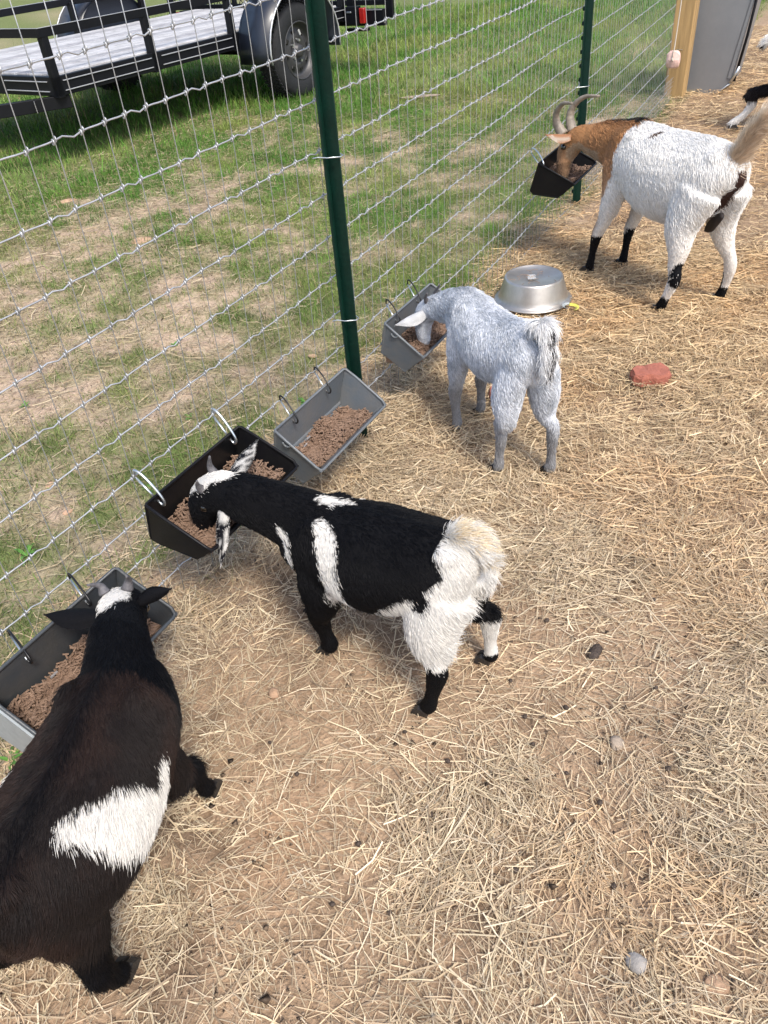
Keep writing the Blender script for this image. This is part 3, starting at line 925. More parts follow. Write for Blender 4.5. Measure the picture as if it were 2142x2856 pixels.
for (ya, yb) in ((-.33, -.005), (WT + .005, WT + .33)):
    mb = MB()
    R0_ = .44
    pts = []
    for a in np.linspace(math.radians(-8), math.radians(188), 20):
        pts.append((WX + R0_ * math.cos(a) * 1.06, .345 + .03 + R0_ * math.sin(a) * .95))
    v = []; f = []
    for (px_, pz_) in pts:
        v += [(px_, ya, pz_), (px_, yb, pz_)]
    for i in range(len(pts) - 1): f.append((2 * i, 2 * i + 1, 2 * i + 3, 2 * i + 2))
    mb.add(v, f)
    o = mb.build('fender', M_FEND, tr, True)
    md = o.modifiers.new('t', 'SOLIDIFY'); md.thickness = .004
    yo = ya if ya < 0 else yb
    MB().tube([(px_, yo, pz_) for px_, pz_ in pts], .007, 6).build('fender_lip', M_EDGE, tr, True)  # lip coloured pale to carry the highlight along the arch
    # inner skirt between the beam and the arch
    poly = [(px_, yb - .02 if ya < 0 else ya + .02, pz_) for px_, pz_ in pts]
    MB().prism(poly, (0, 0, 0), (0, .006, 0)).build('fender_back', M_FEND, tr)
# tail: full-width rear beam, lamp boxes, step and the ramp gate standing upright
bpart('rear_beam', (LT + .045, WT / 2, .440), (.06, WT + .80, .125), M_TRBL)
bpart('rail_highlight', (LT + .012, WT / 2, .498), (.006, WT + .78, .004), M_EDGE, .001)  # painted highlight along the rear beam
for sg, n_ in ((-1, -.10), (1, WT + .10)):
    bpart('lamp_box', (LT - .02, n_, .462), (.07, .13, .14), M_TRBL, .004)
    bpart('lamp_bracket', (LT - .058, n_ + .02, .49), (.008, .05, .012), M_SILV, .002)
    bpart('tail_lamp', (LT - .02, n_ + sg * .105, .460), (.05, .055, .12), M_RED, .006)
    bpart('rear_step', (LT - .0, n_ + sg * .03, .352), (.06, .22, .022), M_TRBL)
gx_ = LT + .10
for n_ in (-.42, .0, .50, .96, 1.40, WT, WT + .42):
    bpart('gate_upright', (gx_, n_, .84), (.035, .045 if 0 < n_ < WT else .07, .82), M_TRBL)
for z_ in (.545, .90, 1.24):
    bpart('gate_rail', (gx_, WT / 2, z_), (.030, WT + .80, .04), M_TRBL)
mb = MB()
step = .075
for k in range(-16, 42):
    for s_ in (-1, 1):
        # diagonals clipped to the gate rectangle
        y0_, z0_ = k * step, .54
        y1_, z1_ = y0_ + s_ * .74 * .6, 1.28
        if s_ < 0: y0_ += .0
        pts = []
        for t_ in np.linspace(0, 1, 2): pts.append((y0_ + (y1_ - y0_) * t_, z0_ + (z1_ - z0_) * t_))
        (a, za), (b_, zb_) = pts
        lo, hi = -.40, WT + .40
        def clip(a, za, b_, zb_):
            for (w, sgn) in ((lo, 1), (hi, -1)):
                if sgn * (a - w) < 0 and sgn * (b_ - w) < 0: return None
                if sgn * (a - w) < 0: t_ = (w - a) / (b_ - a); a, za = w, za + (zb_ - za) * t_
                if sgn * (b_ - w) < 0: t_ = (w - a) / (b_ - a); b_, zb_ = w, za + (zb_ - za) * t_
            return a, za, b_, zb_
        q = clip(a, za, b_, zb_)
        if q: mb.bar((gx_, q[0], q[1]), (gx_, q[2], q[3]), .006, .005)
mb.build('expanded_mesh', M_TRBL, tr)['kind'] = 'stuff'

# tangle of wire left on the deck
mb = MB()
for k in range(7):
    a0 = random.uniform(0, 6.28); pts = []
    for i in range(16):
        a = a0 + i * .5
        r_ = .05 + .04 * math.sin(a * 1.7 + k) + k * .006
        pts.append((r_ * math.cos(a) + .012 * k, r_ * 1.3 * math.sin(a), .006 + .012 * random.random()))
    mb.tube(pts, .0016, 4)
o = mb.build('wire_tangle', M_BLKM); o.location = (TA[0] + TD[0] * .16 + TN[0] * 1.25, TA[1] + TD[1] * .16 + TN[1] * 1.25, ZD)
tag(o, label='loose tangle of dark wire on the trailer deck', cat='wire')

# ------------------------------------------------------------------ loose things on the ground
bowl = empty('steel_bowl', (2.690, -.120, .010), label='upturned stainless steel feed bowl standing on the straw', cat='bowl')
H = .090
prof = [(.138, .004), (.144, .0005), (.148, .003), (.143, .007), (.134, .010), (.130, .016), (.126, .03), (.110, H - .006), (.108, H - .001), (.104, H + .001), (.101, H), (.098, H - .004), (.055, H - .004), (.052, H - .0055), (.0005, H - .0055)]
MB().lathe(prof, 64).build('shell', M_STEEL, bowl, True)
o = MB().box((-.01, .005, H - .0025), (.045, .03, .0008), Matrix.Rotation(.4, 3, 'Z')).build('paper_label', M_LABEL, bowl)
mb = MB()
for k in range(26):
    a = random.uniform(0, 6.28); r_ = random.uniform(0, .09); aa = random.uniform(0, 6.28); l_ = random.uniform(.008, .025)
    mb.tube([(r_ * math.cos(a), r_ * math.sin(a), H - .002), (r_ * math.cos(a) + l_ * math.cos(aa), r_ * math.sin(a) + l_ * math.sin(aa), H - .001)], .0007, 4)
mb.build('dirt_and_straw', M_STONET, bowl)['kind'] = 'stuff'

def rock(name, loc, size, m_, seed, flat=.6, sub=3, **k):
    bm = bmesh.new(); bmesh.ops.create_icosphere(bm, subdivisions=sub, radius=1)
    vs = np.array([v.co[:] for v in bm.verts])
    n_ = fbm(vs + seed * 3.1, 1.4, seed, 3)
    for v, q in zip(bm.verts, n_):
        f_ = .72 + q * .6
        c = v.co * f_
        v.co = Vector((c.x * size[0], c.y * size[1], max(-.4, c.z) * size[2]))
    me = bpy.data.meshes.new(name); bm.to_mesh(me); bm.free()
    o = link(name, me, None, m_, True)
    o.location = loc; o.rotation_euler = (0, 0, seed * 1.3)
    return tag(o, **k)
def block(loc, rz, label, seed=1):
    bm = bmesh.new()
    out = []
    pts = [(.072, .006), (.055, .045), (.018, .052), (-.012, .046), (-.040, .050), (-.070, .028), (-.074, -.018), (-.050, -.040), (-.022, -.036), (.0, -.050), (.035, -.052), (.066, -.030)]
    lo = [bm.verts.new((x_ * 1.0, y_ * 1.0, 0)) for x_, y_ in pts]
    mi = [bm.verts.new((x_ * 1.02, y_ * 1.02, .032 + .002 * math.sin(i * 2.1))) for i, (x_, y_) in enumerate(pts)]
    hi = [bm.verts.new((x_ * .92, y_ * .90, .046 + .003 * math.sin(i * 1.7))) for i, (x_, y_) in enumerate(pts)]
    n_ = len(pts)
    for A_, B_ in ((lo, mi), (mi, hi)):
        for i in range(n_): bm.faces.new((A_[i], A_[(i + 1) % n_], B_[(i + 1) % n_], B_[i]))
    bm.faces.new(hi); bm.faces.new(lo[::-1])
    bmesh.ops.triangulate(bm, faces=bm.faces[:])
    bmesh.ops.subdivide_edges(bm, edges=bm.edges[:], cuts=2, use_grid_fill=True)
    for v in bm.verts: v.co += Vector((random.uniform(-1, 1), random.uniform(-1, 1), random.uniform(-1, 1))) * .0012
    me = bpy.data.meshes.new('mineral_block'); bm.to_mesh(me); bm.free()
    me.transform(Matrix.Diagonal((.82, .82, .80, 1)))
    o = link('mineral_block', me, None, M_REDB); o.location = loc; o.rotation_euler = (0, 0, rz)
    tag(o, label=label, cat='mineral block', group='red mineral blocks')
block((2.215, -.672, .010), -.95, 'licked red mineral block lying alone on the straw at the right')
block((1.940, -.292, .0), .5, 'red mineral block half hidden behind the legs of the grey goat')

rock('stone', (.709, -.281, .006), (.013, .011, .010), M_STONET, 3, label='small orange tan stone on bare soil below the black and white goat', cat='stone')
rock('stone', (.887, -.926, .002), (.016, .013, .008), M_STONE, 5, label='flat beige stone on bare soil in the lower right', cat='stone')
rock('stone', (.532, -1.050, .004), (.016, .014, .009), mat('grey_stone', (.27, .25, .23), .9, bump=.7, bscale=50, var=.3, vscale=30), 8, label='pale grey stone on the straw near the bottom edge', cat='stone')
rock('stone', (.556, -1.158, .002), (.018, .015, .008), M_STONET, 9, label='tan stone half sunk in straw near the bottom right corner', cat='stone')
rock('stone', (1.08, -.83, .002), (.024, .012, .008), M_DUNG, 12, label='dark flat clod of earth right of the black and white goat', cat='clod')
rock('stone', (2.781, 1.982, -.003), (.055, .05, .010), M_CLAY, 13, label='flat orange clay disc on the sandy patch behind the fence', cat='clay lump')
rock('stone', (3.2, 2.95, -.003), (.05, .03, .010), M_CLAY, 14, label='orange clay lump on grass near the left edge behind the fence', cat='clay lump')
k = 0
for (x_, y_, s_) in ((.86, .92, .020), (1.05, .75, .018), (2.0, .45, .018), (.98, .60, .016)):
    k += 1
    rock('clay_lump', (x_, y_, .002), (s_, s_ * .7, s_ * .25), M_CLAY, 20 + k, sub=2, label=('orange clay crumb ' + ['left of the silver carabiners behind the fence', 'just behind the right silver carabiner', 'in the grass right behind the near green post foot', 'lowest on the soil behind the black trough'][k - 1]), cat='clay lump', group='orange clay lumps on the sandy soil')
# droppings
k = 0
DR = [(.609, -.697), (.92, -.83), (.83, -.80), (.86, -.74), (.79, -.88), (.745, -.93), (.70, -.66), (1.02, -.98), (.95, -.70), (.66, -.90), (.62, -.99), (.58, -.86), (1.15, -.72), (1.3, -.88), (.85, -1.02), (1.22, -1.0),
      (.74, -.56), (.98, -.52), (1.34, -.60), (1.45, -.72), (1.7, -.85), (2.35, -.42), (2.42, -.36), (2.6, -.62), (1.9, -.95), (1.6, -.64), (2.1, -.80), (1.1, -.32), (1.16, -.30), (.56, -.42), (.62, -.36), (.50, -.58), (.45, -.70), (.40, -.62), (2.85, -.10), (1.38, -.18)]
for (x_, y_) in DR:
    k += 1
    s_ = random.uniform(.0032, .0052)
    x_ += random.uniform(-.025, .025); y_ += random.uniform(-.025, .025)
    z_ = float(ground_h(np.array([x_]), np.array([y_]))[0]) + .008
    rock('dropping', (x_, y_, z_), (s_ * 1.2, s_, s_), M_DUNG, 40 + k, sub=2, label='small round dark goat dropping lying in the straw', cat='dropping', group='goat droppings scattered in the straw')
# film ring
lid = empty('plastic_ring', (2.625, -.285, .022), .6, label='scrap of clear and yellow plastic ring beside the steel bowl', cat='plastic scrap')
def ringseg(a0, a1, r0, r1, zf, nm, m_):
    v = []; f = []
    for a in np.linspace(a0, a1, 14):
        v += [(r0 * math.cos(a), r0 * math.sin(a), zf(a)), (r1 * math.cos(a), r1 * math.sin(a), zf(a) + .006)]
    for i in range(13): f.append((2 * i, 2 * i + 1, 2 * i + 3, 2 * i + 2))
    o = MB().add(v, f).build(nm, m_, lid, True); md = o.modifiers.new('t', 'SOLIDIFY'); md.thickness = .0012
ringseg(-2.8, -.2, .022, .034, lambda a: -.003, 'yellow_band', M_YEL)
ringseg(-.2, 2.6, .020, .030, lambda a: .004, 'clear_band', M_CPLA)
# strip of pale bark in the grass
rock('stick', (6.07, 2.03, .012), (.16, .018, .012), M_STONE, 33, label='pale broken stick lying in the grass behind the fence', cat='stick')

# weeds just outside the fence
M_WEED = mat('weed_leaf', (.085, .21, .030), .5, 0, var=.3, vscale=30)
def weed(x_, y_, s_, n_, label, dens=1.0):
    z_ = float(ground_h(np.array([x_]), np.array([y_]))[0])
    e = empty('weed', (x_, y_, z_), label=label, cat='weed', group='weeds growing at the fence foot')
    for k in range(n_):
        a = random.uniform(0, 6.28); L = s_ * random.uniform(.6, 1.1); lift = random.uniform(.35, 1.1)
        v = []; f = []
        for t_ in np.linspace(0, 1, 6):
            w_ = s_ * .11 * math.sin(math.pi * min(1, t_ * .93 + .07)) ** .8
            r_ = L * t_ * math.cos(lift * (1 - .5 * t_)); zz = L * t_ * math.sin(lift) * (1 - .55 * t_ * t_)
            for sg in (-1, 0, 1):
                v.append((r_ * math.cos(a) - sg * w_ * math.sin(a), r_ * math.sin(a) + sg * w_ * math.cos(a), zz + abs(sg) * w_ * .3))
        for i in range(5):
            for j in range(2): f.append((3 * i + j, 3 * i + j + 1, 3 * i + j + 4, 3 * i + j + 3))
        MB().add(v, f).build('leaf', M_WEED, e, True)
for q in ((.80, .555, .045, 7, 'bright green broad leaved weed at the left edge behind the fence'), (1.50, .60, .03, 6, 'small green weed behind the silver carabiner'),
          (.56, .20, .04, 9, 'tuft of green leaves behind the fence above the dark grey trough'), (.47, .18, .04, 9, 'tuft of green leaves low behind the dark grey trough'),
          (1.35, 1.2, .03, 7, 'small pale green weed on the sandy patch'), (1.15, .45, .03, 7, 'weed seedling behind the black trough'),
          (1.72, .30, .03, 8, 'leafy green weed right behind the empty trough'), (.36, .10, .035, 8, 'leafy weed tuft at the fence foot beside the translucent trough end'),
          (1.9, 1.0, .035, 8, 'spiky green weed clump in front of the sandy patch'), (4.6, .35, .12, 10, 'larger green weed tuft at the fence foot near the corner')):
    weed(*q)
#GOATS
# ------------------------------------------------------------------ goats
def catmull(P, n):
    P = np.asarray(P, float)
    Q = np.vstack([2 * P[0] - P[1], P, 2 * P[-1] - P[-2]])
    out = []
    for i in range(len(P) - 1):
        a, b, c, d = Q[i], Q[i + 1], Q[i + 2], Q[i + 3]
        for t in np.linspace(0, 1, n, endpoint=False):
            out.append(.5 * ((2 * b) + (c - a) * t + (2 * a - 5 * b + 4 * c - d) * t * t + (3 * b - a - 3 * c + d) * t ** 3))
    out.append(P[-1])
    return np.array(out)

def loft(mb, st, n=16, sub=4, up=(0, 0, 1)):
    """st: rows (a, l, z, half width, half height); elliptical sections across the path"""
    A = catmull(st, sub)
    pts = A[:, :3]; rw = np.maximum(A[:, 3], .001); rh = np.maximum(A[:, 4], .001)
    v = []; f = []
    m = len(A)
    for i in range(m):
        t = Vector(pts[min(i + 1, m - 1)] - pts[max(i - 1, 0)]).normalized()
        u = Vector(up); u = u - t * u.dot(t)
        if u.length < .25: u = Vector((1, 0, 0)) - t * t.x
        u.normalize(); w = t.cross(u)
        for k in range(n):
            a = 2 * math.pi * k / n
            q = Vector(pts[i]) + w * (math.cos(a) * rw[i]) + u * (math.sin(a) * rh[i])
            v.append(q)
    for i in range(m - 1):
        for k in range(n):
            l = (k + 1) % n
            f.append((i * n + k, i * n + l, (i + 1) * n + l, (i + 1) * n + k))
    f.append(tuple(range(n))[::-1]); f.append(tuple((m - 1) * n + k for k in range(n)))
    mb.add(v, f)

def organic(mb, voxel, smooth, parent, mtl, name, factor=.5):
    me = mb.mesh(name)
    o = link(name, me, parent, mtl)
    r = o.modifiers.new('r', 'REMESH'); r.mode = 'VOXEL'; r.voxel_size = voxel; r.adaptivity = 0
    s = o.modifiers.new('s', 'SMOOTH'); s.iterations = smooth; s.factor = factor
    dg = bpy.context.evaluated_depsgraph_get()
    m2 = bpy.data.meshes.new_from_object(o.evaluated_get(dg))
    o.modifiers.clear(); o.data = m2
    m2.name = name
    if not m2.materials: m2.materials.append(mtl)
    m2.polygons.foreach_set('use_smooth', [True] * len(m2.polygons))
    return o

def paint(o, fn):
    me = o.data
    co = np.empty(len(me.vertices) * 3, np.float32); me.vertices.foreach_get('co', co); co = co.reshape(-1, 3).astype(float)
    nr = np.empty(len(me.vertices) * 3, np.float32); me.vertices.foreach_get('normal', nr); nr = nr.reshape(-1, 3).astype(float)
    at = me.color_attributes.new('coat', 'FLOAT_COLOR', 'POINT')
    at.data.foreach_set('color', np.c_[fn(co, nr) * .8, np.ones(len(co))].astype(np.float32).ravel())

def hair(o, n, fn, length, direction, parent, rad=.00038, segs=4, name='coat', seed=0, lift=.35, clump=.5):
    me = o.data
    me.calc_loop_triangles()
    nt_ = len(me.loop_triangles)
    tri = np.empty(nt_ * 3, np.int32); me.loop_triangles.foreach_get('vertices', tri); tri = tri.reshape(-1, 3)
    co = np.empty(len(me.vertices) * 3, np.float32); me.vertices.foreach_get('co', co); co = co.reshape(-1, 3).astype(float)
    nr = np.empty(len(me.vertices) * 3, np.float32); me.vertices.foreach_get('normal', nr); nr = nr.reshape(-1, 3).astype(float)
    e1 = co[tri[:, 1]] - co[tri[:, 0]]; e2 = co[tri[:, 2]] - co[tri[:, 0]]
    ar = np.linalg.norm(np.cross(e1, e2), axis=1)
    r = np.random.default_rng(seed + 5)
    idx = r.choice(nt_, n, p=ar / ar.sum())
    u, v = r.random(n), r.random(n); k = u + v > 1; u[k] = 1 - u[k]; v[k] = 1 - v[k]
    w = 1 - u - v
    P = co[tri[idx, 0]] * w[:, None] + co[tri[idx, 1]] * u[:, None] + co[tri[idx, 2]] * v[:, None]
    N = nr[tri[idx, 0]] * w[:, None] + nr[tri[idx, 1]] * u[:, None] + nr[tri[idx, 2]] * v[:, None]
    N /= np.linalg.norm(N, axis=1)[:, None] + 1e-9
    col = fn(P + r.normal(0, .0042, (n, 3)), N)
    Ln = length(P, N) * np.where(r.random(n) < .12, r.uniform(1.2, 1.7, n), r.uniform(.5, 1.15, n)) * (.75 + .5 * fbm(P, 30, seed + 9, 2))
    Ln = Ln * np.where(P[:, 2] < .022, .45, 1)
    D = direction(P, N)
    # whorls: slow noise turns the lay of the coat; fast noise gathers tufts
    wn_ = np.stack([fbm(P, 14, seed + 1, 2), fbm(P, 14, seed + 2, 2), fbm(P, 14, seed + 3, 2)], 1) - .5
    cl = np.stack([vnoise(P, 95, seed + 4), vnoise(P, 95, seed + 5), vnoise(P, 95, seed + 6)], 1) - .5
    D = D + wn_ * 1.25 + cl * clump + r.normal(0, .13, (n, 3))
    D -= N * (D * N).sum(1)[:, None]
    D /= np.linalg.norm(D, axis=1)[:, None] + 1e-9
    lf = lift * r.uniform(.6, 1.4, n)[:, None]
    pts = np.empty((n, segs, 3))
    pts[:, 0] = P - N * .0006
    d = D + N * lf * 1.7
    for s in range(1, segs):
        dd = d / (np.linalg.norm(d, axis=1)[:, None])
        pts[:, s] = pts[:, s - 1] + dd * (Ln / (segs - 1))[:, None]
        d = d - N * lf * .75 + np.array([0, 0, -.10])
        # keep outside the skin
    pts[:, :, 2] = np.maximum(pts[:, :, 2], .002)
    cu = bpy.data.hair_curves.new(name)
    cu.add_curves([segs] * n)
    cu.attributes['position'].data.foreach_set('vector', pts.astype(np.float32).ravel())
    ra = cu.attributes.get('radius') or cu.attributes.new('radius', 'FLOAT', 'POINT')
    prof = np.interp(np.arange(segs) / (segs - 1), [0, .6, 1], [1, .8, .12])
    ra.data.foreach_set('value', (r.uniform(.7, 1.3, n)[:, None] * prof[None] * rad).astype(np.float32).ravel())
    ca = cu.attributes.new('coat', 'FLOAT_COLOR', 'POINT')
    col = col * r.uniform(.78, 1.15, n)[:, None]
    cc = np.repeat(col[:, None], segs, 1)
    ca.data.foreach_set('color', np.concatenate([cc, np.ones((n, segs, 1))], 2).astype(np.float32).ravel())
    h = bpy.data.objects.new(name, cu)
    C.objects.link(h)
    cu.materials.append(M_HAIR)
    h.parent = parent
    return h

def near_chain(P, pts):
    """signed-ish distance to a chain of balls (x,y,z,r): <0 inside"""
    d = np.full(len(P), 9.0)
    for a, b in zip(pts[:-1], pts[1:]):
        a = np.array(a, float); b = np.array(b, float)
        ab = b[:3] - a[:3]; t = np.clip(((P - a[:3]) @ ab) / (ab @ ab + 1e-9), 0, 1)
        q = a[:3] + t[:, None] * ab
        rr = a[3] + t * (b[3] - a[3])
        d = np.minimum(d, np.linalg.norm(P - q, axis=1) - rr)
    return d

def leaf_ear(parent, base, tip, wide, normal, mtl, fn, cup=.35, nhair=1500, seed=0, hl=.0045, droop=0.0, inner=None):
    """a cupped leaf-shaped ear from base to tip; normal = the way the outside of the ear faces"""
    base, tip = Vector(base), Vector(tip)
    ax = (tip - base); L = ax.length; ax.normalize()
    nz = Vector(normal); nz = (nz - ax * nz.dot(ax)).normalized(); w = ax.cross(nz)
    rows, cols = 12, 7
    v = []; f = []
    for side in (0, 1):
        for i in range(rows):
            t = i / (rows - 1)
            wd = wide * (.42 + 1.0 * math.sin(math.pi * min(1, t * .82 + .12))) * (1 - t ** 5) * .62
            c = base + ax * L * t - nz * (droop * L * t * t)
            for j in range(cols):
                s_ = j / (cols - 1) * 2 - 1
                cupn = cup * (1 - .5 * t)
                q = c + w * (wd * math.sin(s_ * (1 + cupn * .5)) / math.sin(1 + cupn * .5)) - nz * (wd * cupn * s_ * s_ * 1.6)
                q = q + nz * (.0016 if side == 0 else -.0016) * (1 - abs(s_) ** 3)
                v.append(q)
    def id_(sd, i, j): return sd * rows * cols + i * cols + j
    for i in range(rows - 1):
        for j in range(cols - 1):
            f.append((id_(0, i, j), id_(0, i, j + 1), id_(0, i + 1, j + 1), id_(0, i + 1, j)))
            f.append((id_(1, i, j), id_(1, i + 1, j), id_(1, i + 1, j + 1), id_(1, i, j + 1)))
    for i in range(rows - 1):
        f.append((id_(0, i, 0), id_(0, i + 1, 0), id_(1, i + 1, 0), id_(1, i, 0)))
        f.append((id_(0, i, cols - 1), id_(1, i, cols - 1), id_(1, i + 1, cols - 1), id_(0, i + 1, cols - 1)))
    for j in range(cols - 1):
        f.append((id_(0, rows - 1, j), id_(0, rows - 1, j + 1), id_(1, rows - 1, j + 1), id_(1, rows - 1, j)))
    o = MB().add(v, f).build('ear', M_FUR, parent, True)
    paint(o, fn)
    axn = np.array(ax)
    hair(o, nhair, fn, lambda P, N: np.full(len(P), hl), lambda P, N: np.tile(axn, (len(P), 1)), o, rad=.00030, name='ear_hair', seed=seed, lift=.15)
    return o

def horn(parent, pts, r0, r1, mtl, rings=0):
    P = catmull(np.array(pts, float), 6)
    n = len(P)
    rr = [r0 + (r1 - r0) * (i / (n - 1)) ** .8 for i in range(n)]
    if rings:
        rr = [r * (1 + .07 * math.sin(i * 2.4)) for i, r in enumerate(rr)]
    return MB().tube([tuple(q) for q in P], rr, 12).build('horn', mtl, parent, True)

def hoof(parent, a, l, z=0.0, s=1.0, yaw=0.0, mtl=None):
    mb = MB()
    for sg in (-1, 1):
        R = Matrix.Rotation(yaw + sg * .12, 3, 'Z')
        prof = [(-.014, 0), (.017, 0), (.014, .008), (.004, .018), (-.013, .015)]
        poly = [R @ Vector((x_ * s, sg * .0015 * s, z_ * s)) + Vector((a, l, z)) for x_, z_ in prof]
        d = R @ Vector((0, sg * .0105 * s, 0))
        mb.prism(poly, (0, 0, 0), d)
    return mb.build('hoof', mtl or M_HOOF, parent)

def make_goat(name, loc, heading, label, torso, neck, head, legs, color, nhair, hlen, extra=None, voxel=.006, smooth=4, rad=.00038, seed=1, lift=.24, hoof_s=1.0, head_up=(0, 0, 1), belly=None, clump=.38):
    rz = math.atan2(heading[1], heading[0])
    g_ = empty(name, (loc[0], loc[1], 0), rz, label=label, cat='goat', group='goats eating in the pen')
    mb = MB()
    loft(mb, torso, 20)
    loft(mb, neck, 16)
    loft(mb, head, 16, up=head_up)
    for lg in legs:
        loft(mb, lg, 12, up=(1, 0, 0))
    if extra:
        for ex in extra: loft(mb, ex, 12)
    t_at = lambda a: np.array([np.interp(a, [p[0] for p in torso], [p[k] for p in torso]) for k in range(5)])
    for fa, fr_ in ((.10, .30), (.74, .26)):
        a_ = torso[0][0] + (torso[-1][0] - torso[0][0]) * fa
        q_ = t_at(a_)
        for sg in (-1, 1):
            rr_ = q_[3] * fr_
            y_ = q_[1] + sg * q_[3] * .52; z_ = q_[2] + q_[4] * .70
            loft(mb, [(a_ - rr_ * 1.4, y_, z_ - rr_ * .4, .004, .004), (a_ - rr_ * .5, y_, z_, rr_ * .8, rr_ * .8), (a_ + rr_ * .5, y_, z_, rr_ * .8, rr_ * .8), (a_ + rr_ * 1.4, y_, z_ - rr_ * .5, .004, .004)], 10)
    loft(mb, [(p[0], p[1], p[2] + p[4] * .82, p[3] * .16, p[4] * .22) for p in torso[2:-2]], 10)
    body = organic(mb, voxel, smooth, g_, M_FUR, 'body')
    paint(body, color)
    for lg in legs:
        a, l, z = lg[-1][:3]
        hoof(g_, a + .009, l, 0, hoof_s * 1.1)
    T0, T1 = np.array(torso[0][:3]), np.array(torso[-1][:3])
    nk = np.array([p[:3] for p in neck])
    hd = np.array([p[:3] for p in head])
    def direction(P, N):
        d = np.zeros_like(P)
        d[:, 0] = -.75; d[:, 2] = -.55
        side = np.abs(N[:, 1])
        d[:, 2] -= side * .5
        leg = sstep(.62, .40, P[:, 2] / torso[len(torso) // 2][2])[:, None]
        d = d * (1 - leg) + np.array([-.15, 0, -1.0]) * leg
        # neck: lay runs from the poll back to the shoulder
        dn = np.linalg.norm(P[:, None] - nk[None], axis=2).min(1)
        w_ = np.clip(1 - (dn - .05) / .08, 0, 1)[:, None] * (P[:, 0] > nk[0][0] + .02)[:, None]
        v_ = nk[0] - nk[-1]; v_ = v_ / np.linalg.norm(v_)
        d = d * (1 - w_) + (v_ + np.array([0, 0, -.25])) * w_
        return d
    hair(body, nhair, color, hlen, direction, g_, rad=rad, seed=seed, lift=lift, clump=clump)
    return g_, body

BLACK = np.array([.0022, .0022, .0032]); WHITE = np.array([.68, .66, .62]); CREAM = np.array([.72, .60, .42])

# ---- black and white goat (local frame: x forward, y left)
def fore(a, l, ztop, hoofp, s=1.0, kz=.13, kneef=.012, rt=.048):
    ha, hl = hoofp
    return [(a, l * .72, ztop, rt * .62, rt), (a - .004, l * .9, ztop * .72, .034 * s, .042 * s), (a * .75 + ha * .25, l * .8 + hl * .2, ztop * .52, .022 * s, .027 * s),
            (a * .45 + ha * .55 + kneef, l * .45 + hl * .55, kz * .92, .0195 * s, .0215 * s), (a * .2 + ha * .8 + kneef * .4, l * .2 + hl * .8, kz * .52, .0125 * s, .0140 * s),
            (ha - .002, hl, kz * .24, .0155 * s, .0165 * s), (ha + .004, hl, .016, .0150 * s, .0170 * s)]
def hind(a, l, ztop, hoofp, s=1.0, hz=.115, rt=.075, back=.035, stif=.045):
    ha, hl = hoofp
    return [(a, l * .65, ztop, rt * .62, rt), (a + stif * .7, l * .95, ztop * .74, .044 * s, .053 * s), (a + stif * .15, l * .7 + hl * .3, ztop * .54, .029 * s, .033 * s),
            (ha - back * .7, l * .35 + hl * .65, hz * 1.25, .018 * s, .024 * s), (ha - back, l * .2 + hl * .8, hz, .0165 * s, .023 * s), (ha - back * .6, hl, hz * .55, .0125 * s, .0150 * s),
            (ha - .004, hl, .028, .0160 * s, .0170 * s), (ha + .004, hl, .016, .0150 * s, .0170 * s)]

def col_pie(P, N):
    q = P + .010 * np.stack([fbm(P, 26, 1, 2) - .5, fbm(P, 26, 2, 2) - .5, fbm(P, 26, 3, 2) - .5], 1) * 2
    a, l, z = q[:, 0], q[:, 1], q[:, 2]
    c = np.tile(BLACK, (len(P), 1))
    def put(mask, col): c[mask] = col
    # white hindquarters, belly side and hind legs
    edge = np.interp(z, [.0, .10, .14, .20, .225, .27, .30, .33, .36, .39, .42, .46], [.10, .10, .10, .12, .135, .10, .065, .030, .005, .022, .018, .0])
    put((a < edge) & (z > .0), WHITE * .97)
    put((z < .225) & (a < .13) & (a > edge - .02), WHITE * .97)
    put((near_chain(q, [(.052, .07, .33, .018), (.040, .075, .292, .016)]) < 0), BLACK)
    # stripe behind the shoulder
    st_ = near_chain(q, [(.262, .045, .385, .014), (.232, .085, .355, .027), (.222, .105, .31, .028), (.226, .105, .265, .024), (.218, .09, .225, .030), (.200, .07, .190, .036)])
    put(st_ < 0, WHITE)
    st_ = near_chain(q, [(.245, -.055, .405, .016), (.23, -.09, .35, .022), (.22, -.09, .26, .026)])
    put(st_ < 0, WHITE)
    put(near_chain(q, [(.275, -.005, .398, .020), (.235, -.02, .400, .018)]) < 0, WHITE)
    put(near_chain(q, [(.345, .066, .330, .013), (.335, .072, .275, .012)]) < 0, WHITE)
    # legs
    hindl = (a < .10) & (z < .13 )
    near_ = l > 0
    put((a < .12) & (z < .150) & near_ & (l > .02), BLACK)
    put(hindl & ~near_ & (z < .036), BLACK)
    put((a < .02) & (l < -.02) & (z > .15) & (z < .235) & (N[:, 0] < .35), BLACK)
    put((np.abs(l) < .02) & (z < .27) & (a < -.03), BLACK)
    # poll patch
    put(near_chain(q, [(.500, .022, .402, .030), (.530, .040, .386, .026), (.552, .046, .360, .016)]) < 0, WHITE)
    return c
pie_torso = [(-.030, 0, .328, .018, .022), (-.024, 0, .329, .046, .054), (-.006, 0, .328, .064, .076), (.025, 0, .318, .078, .086), (.09, 0, .304, .090, .094), (.17, 0, .288, .102, .104),
             (.25, 0, .290, .086, .096), (.31, 0, .292, .072, .090), (.350, 0, .300, .058, .078), (.375, 0, .306, .035, .05)]
pie_neck = [(.280, 0, .310, .058, .080), (.335, .004, .322, .054, .072), (.385, .012, .338, .049, .062), (.435, .022, .352, .046, .054), (.480, .028, .362, .043, .045)]
